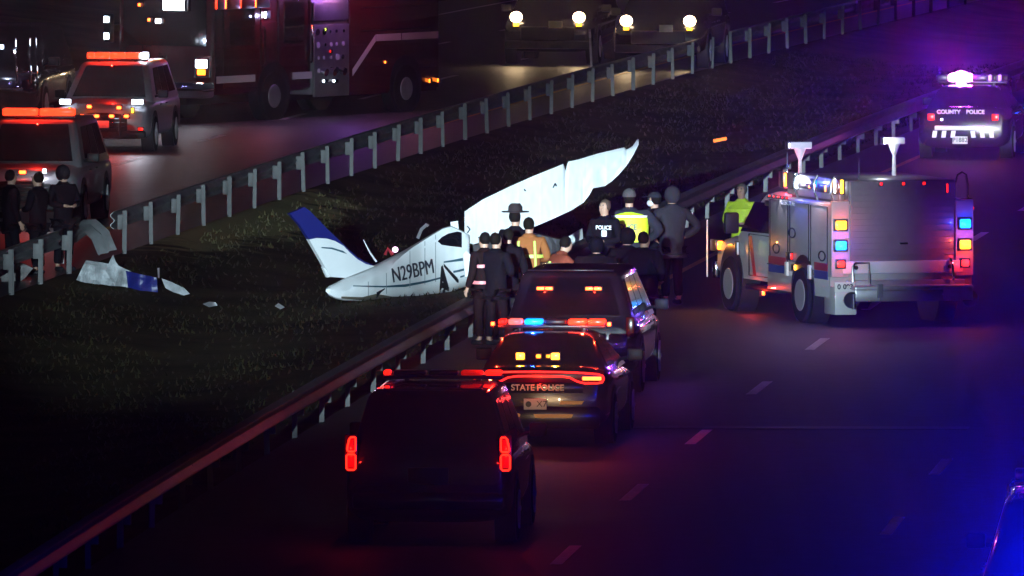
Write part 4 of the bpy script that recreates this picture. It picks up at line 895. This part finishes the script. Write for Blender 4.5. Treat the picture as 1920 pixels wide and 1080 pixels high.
    for s in (-1, 1):
        i = len(V); V += [((s * .10, 0, .82), (.105, .105)), ((s * .115, .03 + s * .02, .50), (.082, .082)), ((s * .12, -.02 + s * .02, .12), (.068, .075))]; E += [(0, i), (i, i + 1), (i + 1, i + 2)]
    skinobj('trousers', V, E, pants, r, 1)
    g = G()
    for s in (-1, 1): g.ball((s * .125, .06 + s * .02, .05), (.055, .14, .055))
    g.done('boots', BLACKP, r)
    Mh = Matrix.Translation(P(0, .006, 1.70)) @ Matrix.Rotation(-L_, 4, 'X')
    def hp(g, name, m):
        for v_ in g.bm.verts: v_.co = Mh @ v_.co
        return g.done(name, m, r)
    hc = hair or mat('dark_hair', (.008, .006, .005), .7, spec=.04)
    if hat not in ('hood', 'helmet'): hp(G().ball((0, -.026, -.004), (.087, .094, .110), zc=-.75), 'hair', hc)
    for ex_ in (-.03, .03): hp(G().ball((ex_, .098, .01), .012, n=8, m=6), 'eye', INK)
    if hat == 'campaign':
        g = G().cyl((0, 0, .055), (0, 0, .07), .20, .205, n=32); g.loft([rrect(.10, -.115, .115, .07, .09), rrect(.098, -.11, .11, .14, .09), rrect(.06, -.09, .09, .185, .055)]); hp(g, 'campaign_hat', mat('hat_felt', (.03, .022, .025), .8, spec=.04))
    elif hat == 'beanie': hp(G().ball((0, -.01, .03), (.108, .122, .12), zc=-.15), 'beanie', mat('grey_knit', (.07, .065, .07), .9, spec=.04, bump=.4, vs_=60))
    elif hat == 'cap':
        g = G().ball((0, -.005, .04), (.106, .118, .09), zc=-.1); g.slab([(-.08, .09, .05), (.08, .09, .05), (.06, .19, .035), (-.06, .19, .035)], .012); hp(g, 'cap', mat('cap_cloth', (.02, .02, .028), .8, spec=.04))
        hp(G().ball((0, .045, -.065), (.075, .085, .065)), 'face_mask', mat('pale_mask', (.55, .56, .6), .7))
    elif hat == 'hood': hp(G().ball((0, -.025, -.01), (.125, .14, .15), zc=-.8), 'hood', coat)
    elif hat == 'helmet':
        g = G().ball((0, 0, .03), (.13, .15, .14), zc=-.05); g.cyl((0, -.02, .015), (0, -.02, .03), .17, .16, n=24); hp(g, 'helmet', mat('helmet_black', (.02, .018, .018), .4))
    def torso_ring(z, grow=0.0):
        z1 = (z - .92) / .42; rx = (.185 + .02 * max(0, min(1, z1))) * B + grow; ry = .152 * B + grow; return [Vector(P(rx * math.copysign(abs(math.cos(a)) ** .85, math.cos(a)), ry * math.copysign(abs(math.sin(a)) ** .85, math.sin(a)), z)) for a in [2 * math.pi * (i + .5) / 28 for i in range(28)]]
    if vest:
        vm = vest
        rings = [torso_ring(z, .036) for z in (1.02, 1.12, 1.22, 1.32, 1.38)] + [[Vector(P(q[0] * 1.0, q[1], 0)) for q in ()] for _ in ()]
        rings.append([Vector(P(.215 * B * math.cos(a), .13 * B * math.sin(a), 1.44)) for a in [2 * math.pi * (i + .5) / 28 for i in range(28)]])
        rings.append([Vector(P(.15 * math.cos(a), .10 * math.sin(a), 1.495)) for a in [2 * math.pi * (i + .5) / 28 for i in range(28)]])
        vo = G().loft(rings).done('safety_vest', vm, r)
    for b_ in (bands or []):
        z, h_, m = b_[:3]; leg = len(b_) > 3
        if leg:
            g = G()
            for s in (-1, 1): g.cyl((s * .12, 0, z), (s * .12, 0, z + h_), .09, n=16)
            g.done('ankle_band', m, r)
        else: G().loft([torso_ring(z, .030), torso_ring(z + h_, .030)]).done('reflective_band', m, r)
    return r
DK = mat('dark_uniform', (.006, .005, .008), .85, spec=.04, bump=.3, vs_=14); NAVY = mat('navy_jacket', (.022, .023, .035), .8, spec=.04, bump=.4, vs_=12); DP = mat('dark_trousers', (.007, .006, .009), .85, spec=.04)
TAN = mat('turnout_coat', (.26, .09, .03), .8, spec=.04, bump=.4, vs_=10); TURN = mat('black_turnout', (.012, .006, .007), .8, spec=.04, bump=.3, vs_=10)
LIME = mat('lime_vest', (.62, .85, .03), .6, bump=.3, vs_=9); YEL = mat('yellow_patch', (.85, .75, .04), .6)
SILV = mat('silver_band', (.75, .78, .8), .4); GREYJ = mat('grey_jacket', (.028, .027, .036), .8, spec=.04, bump=.4, vs_=12)
LB = mat('lime_band', (.5, .65, .1), .5)
person(908, 435, 1.74, 38, 'firefighter with pink reflective bands, back turned, left end of the group by the aeroplane', TURN, TURN, 'down', 'helmet' if 0 else None, bands=[(1.24, .05, mat('pink_band', (.7, .2, .22), .4)), (.98, .05, mat('pink_band', (.7, .2, .22), .4))])
person(930, 436, 1.74, -40, 'person in black next to the pink-banded firefighter, back turned', DK, DP, 'front', bulk=1.05)
person(952, 428, 1.72, 25, 'person in black right beside the left shoulder of the wide-brimmed hat wearer', DK, DP, 'down', bulk=1.05)
person(966, 392, 1.90, -20, 'tall trooper in a wide-brimmed hat, standing dark against the lit wing', DK, DP, 'front', 'campaign')
r_ = person(992, 407, 1.82, -15, 'firefighter in a tan coat with yellow straps and a bright white hem band', TAN, TURN, 'front', bands=[(.86, .085, mat('bright_band', (.92, .93, .95), .35)), (1.18, .05, LB)], bulk=1.05)
for x in (-.12, .13): G().tube([(x, -.165, 1.44), (x * 1.15, -.185, 1.2), (x * 1.2, -.185, .95)], .022).done('strap', LB, r_)
r_ = person(1034, 438, 1.78, -65, 'firefighter in a red-brown coat leaning forward, right of the tan-coated firefighter', mat('rust_coat', (.22, .05, .03), .8, spec=.04, bump=.3, vs_=10), TURN, 'reach', None, lean=.35, bands=[(.88, .06, SILV)], bulk=1.1)
G().tube([(.16, -.1, 1.38), (.17, -.17, 1.15), (.16, -.17, .9)], .022).done('strap', LB, r_)
r_ = person(1134, 373, 1.84, 150, 'bare-headed officer in a black jacket with white chest lettering, facing the camera', DK, DP, 'front', hair=mat('brown_hair', (.05, .03, .02), .7))
text('POLICE', .085, WHITEINK, r_, frame((-.08, .178, 1.36), (-1, 0, 0), (0, 0, 1)), bold=.002); G().box((-.09, .178, 1.27), (.09, .012, .10), .01).done('badge', WHITEINK, r_)
r_ = person(1180, 358, 1.88, 0, 'officer in a dark beanie, lime safety vest with dark lettering across the back', NAVY, DP, 'hips', 'beanie', vest=LIME, bulk=1.34, bands=[(1.40, .03, SILV)])
text('POLICE', .12, INK, r_, frame((-.05, -.243, 1.25), (1, 0, 0), (0, 0, 1)), bold=.004, sx=.85)
G().box((.13, -.238, 1.16), (.12, .01, .16), .01).done('yellow_panel', YEL, r_)
person(1228, 362, 1.76, 75, 'officer in a dark cap and pale face mask, turned to the left', DK, DP, 'front', 'cap', bands=[(.20, .12, LB, 1)])
r_ = person(1260, 352, 1.90, 25, 'tall person in a grey hooded jacket with a white sleeve patch, back turned', GREYJ, DP, 'hips', 'hood', bulk=1.15)
G().slab([(.345, -.14, 1.22), (.375, -.08, 1.22), (.325, -.02, 1.42), (.295, -.08, 1.42)], .03).done('sleeve_patch', WHITEINK, r_)
person(1176, 430, 1.76, 30, 'bulky hooded person in black, between the camera and the beanie-wearing officer', DK, DP, 'front', 'hood', bulk=1.3)
person(1208, 434, 1.76, -42, 'bulky bare-headed person in black, right of the bulky hooded one', DK, DP, 'hips', 'cap' if 0 else None, bulk=1.25)
person(1118, 447, 1.72, -4, 'stooping hooded person in black, left of the two bulky dark figures', DK, DP, 'reach', 'hood', bulk=1.35, lean=.12)
r_ = person(1391, 343, 1.80, 160, 'officer in a lime safety jacket standing behind the cab of the box truck', LIME, DP, 'front', None, vest=LIME, bands=[(1.08, .07, SILV)], hair=mat('grey_hair', (.12, .10, .09), .7))
person(20, 318, 1.78, -70, 'leftmost of the dark figures by the torn guardrail end, at the left edge', DK, DP, 'down')
person(70, 322, 1.74, 60, 'middle one of three dark figures standing by the torn guardrail end', DK, DP, 'front', group=None)
person(118, 312, 1.78, -150, 'dark figure nearest the torn guardrail end, right of two others', DK, DP, 'front', 'hood')

# ------------------------------------------------------------------ night haze
g = G(); g.box((0, 250, 15), (160, 520, 40)); hz = g.done('haze', bpy.data.materials.new('night_haze'), smooth=0); struct(hz, 'stuff')
m = hz.data.materials[0]; m.use_nodes = True; nt = m.node_tree; nt.nodes.remove(nt.nodes['Principled BSDF'])
vol = nt.nodes.new('ShaderNodeVolumePrincipled'); vol.inputs['Density'].default_value = .00012; vol.inputs['Color'].default_value = (.9, .9, .95, 1); vol.inputs['Anisotropy'].default_value = .985
nt.links.new(vol.outputs[0], nt.nodes['Material Output'].inputs['Volume'])
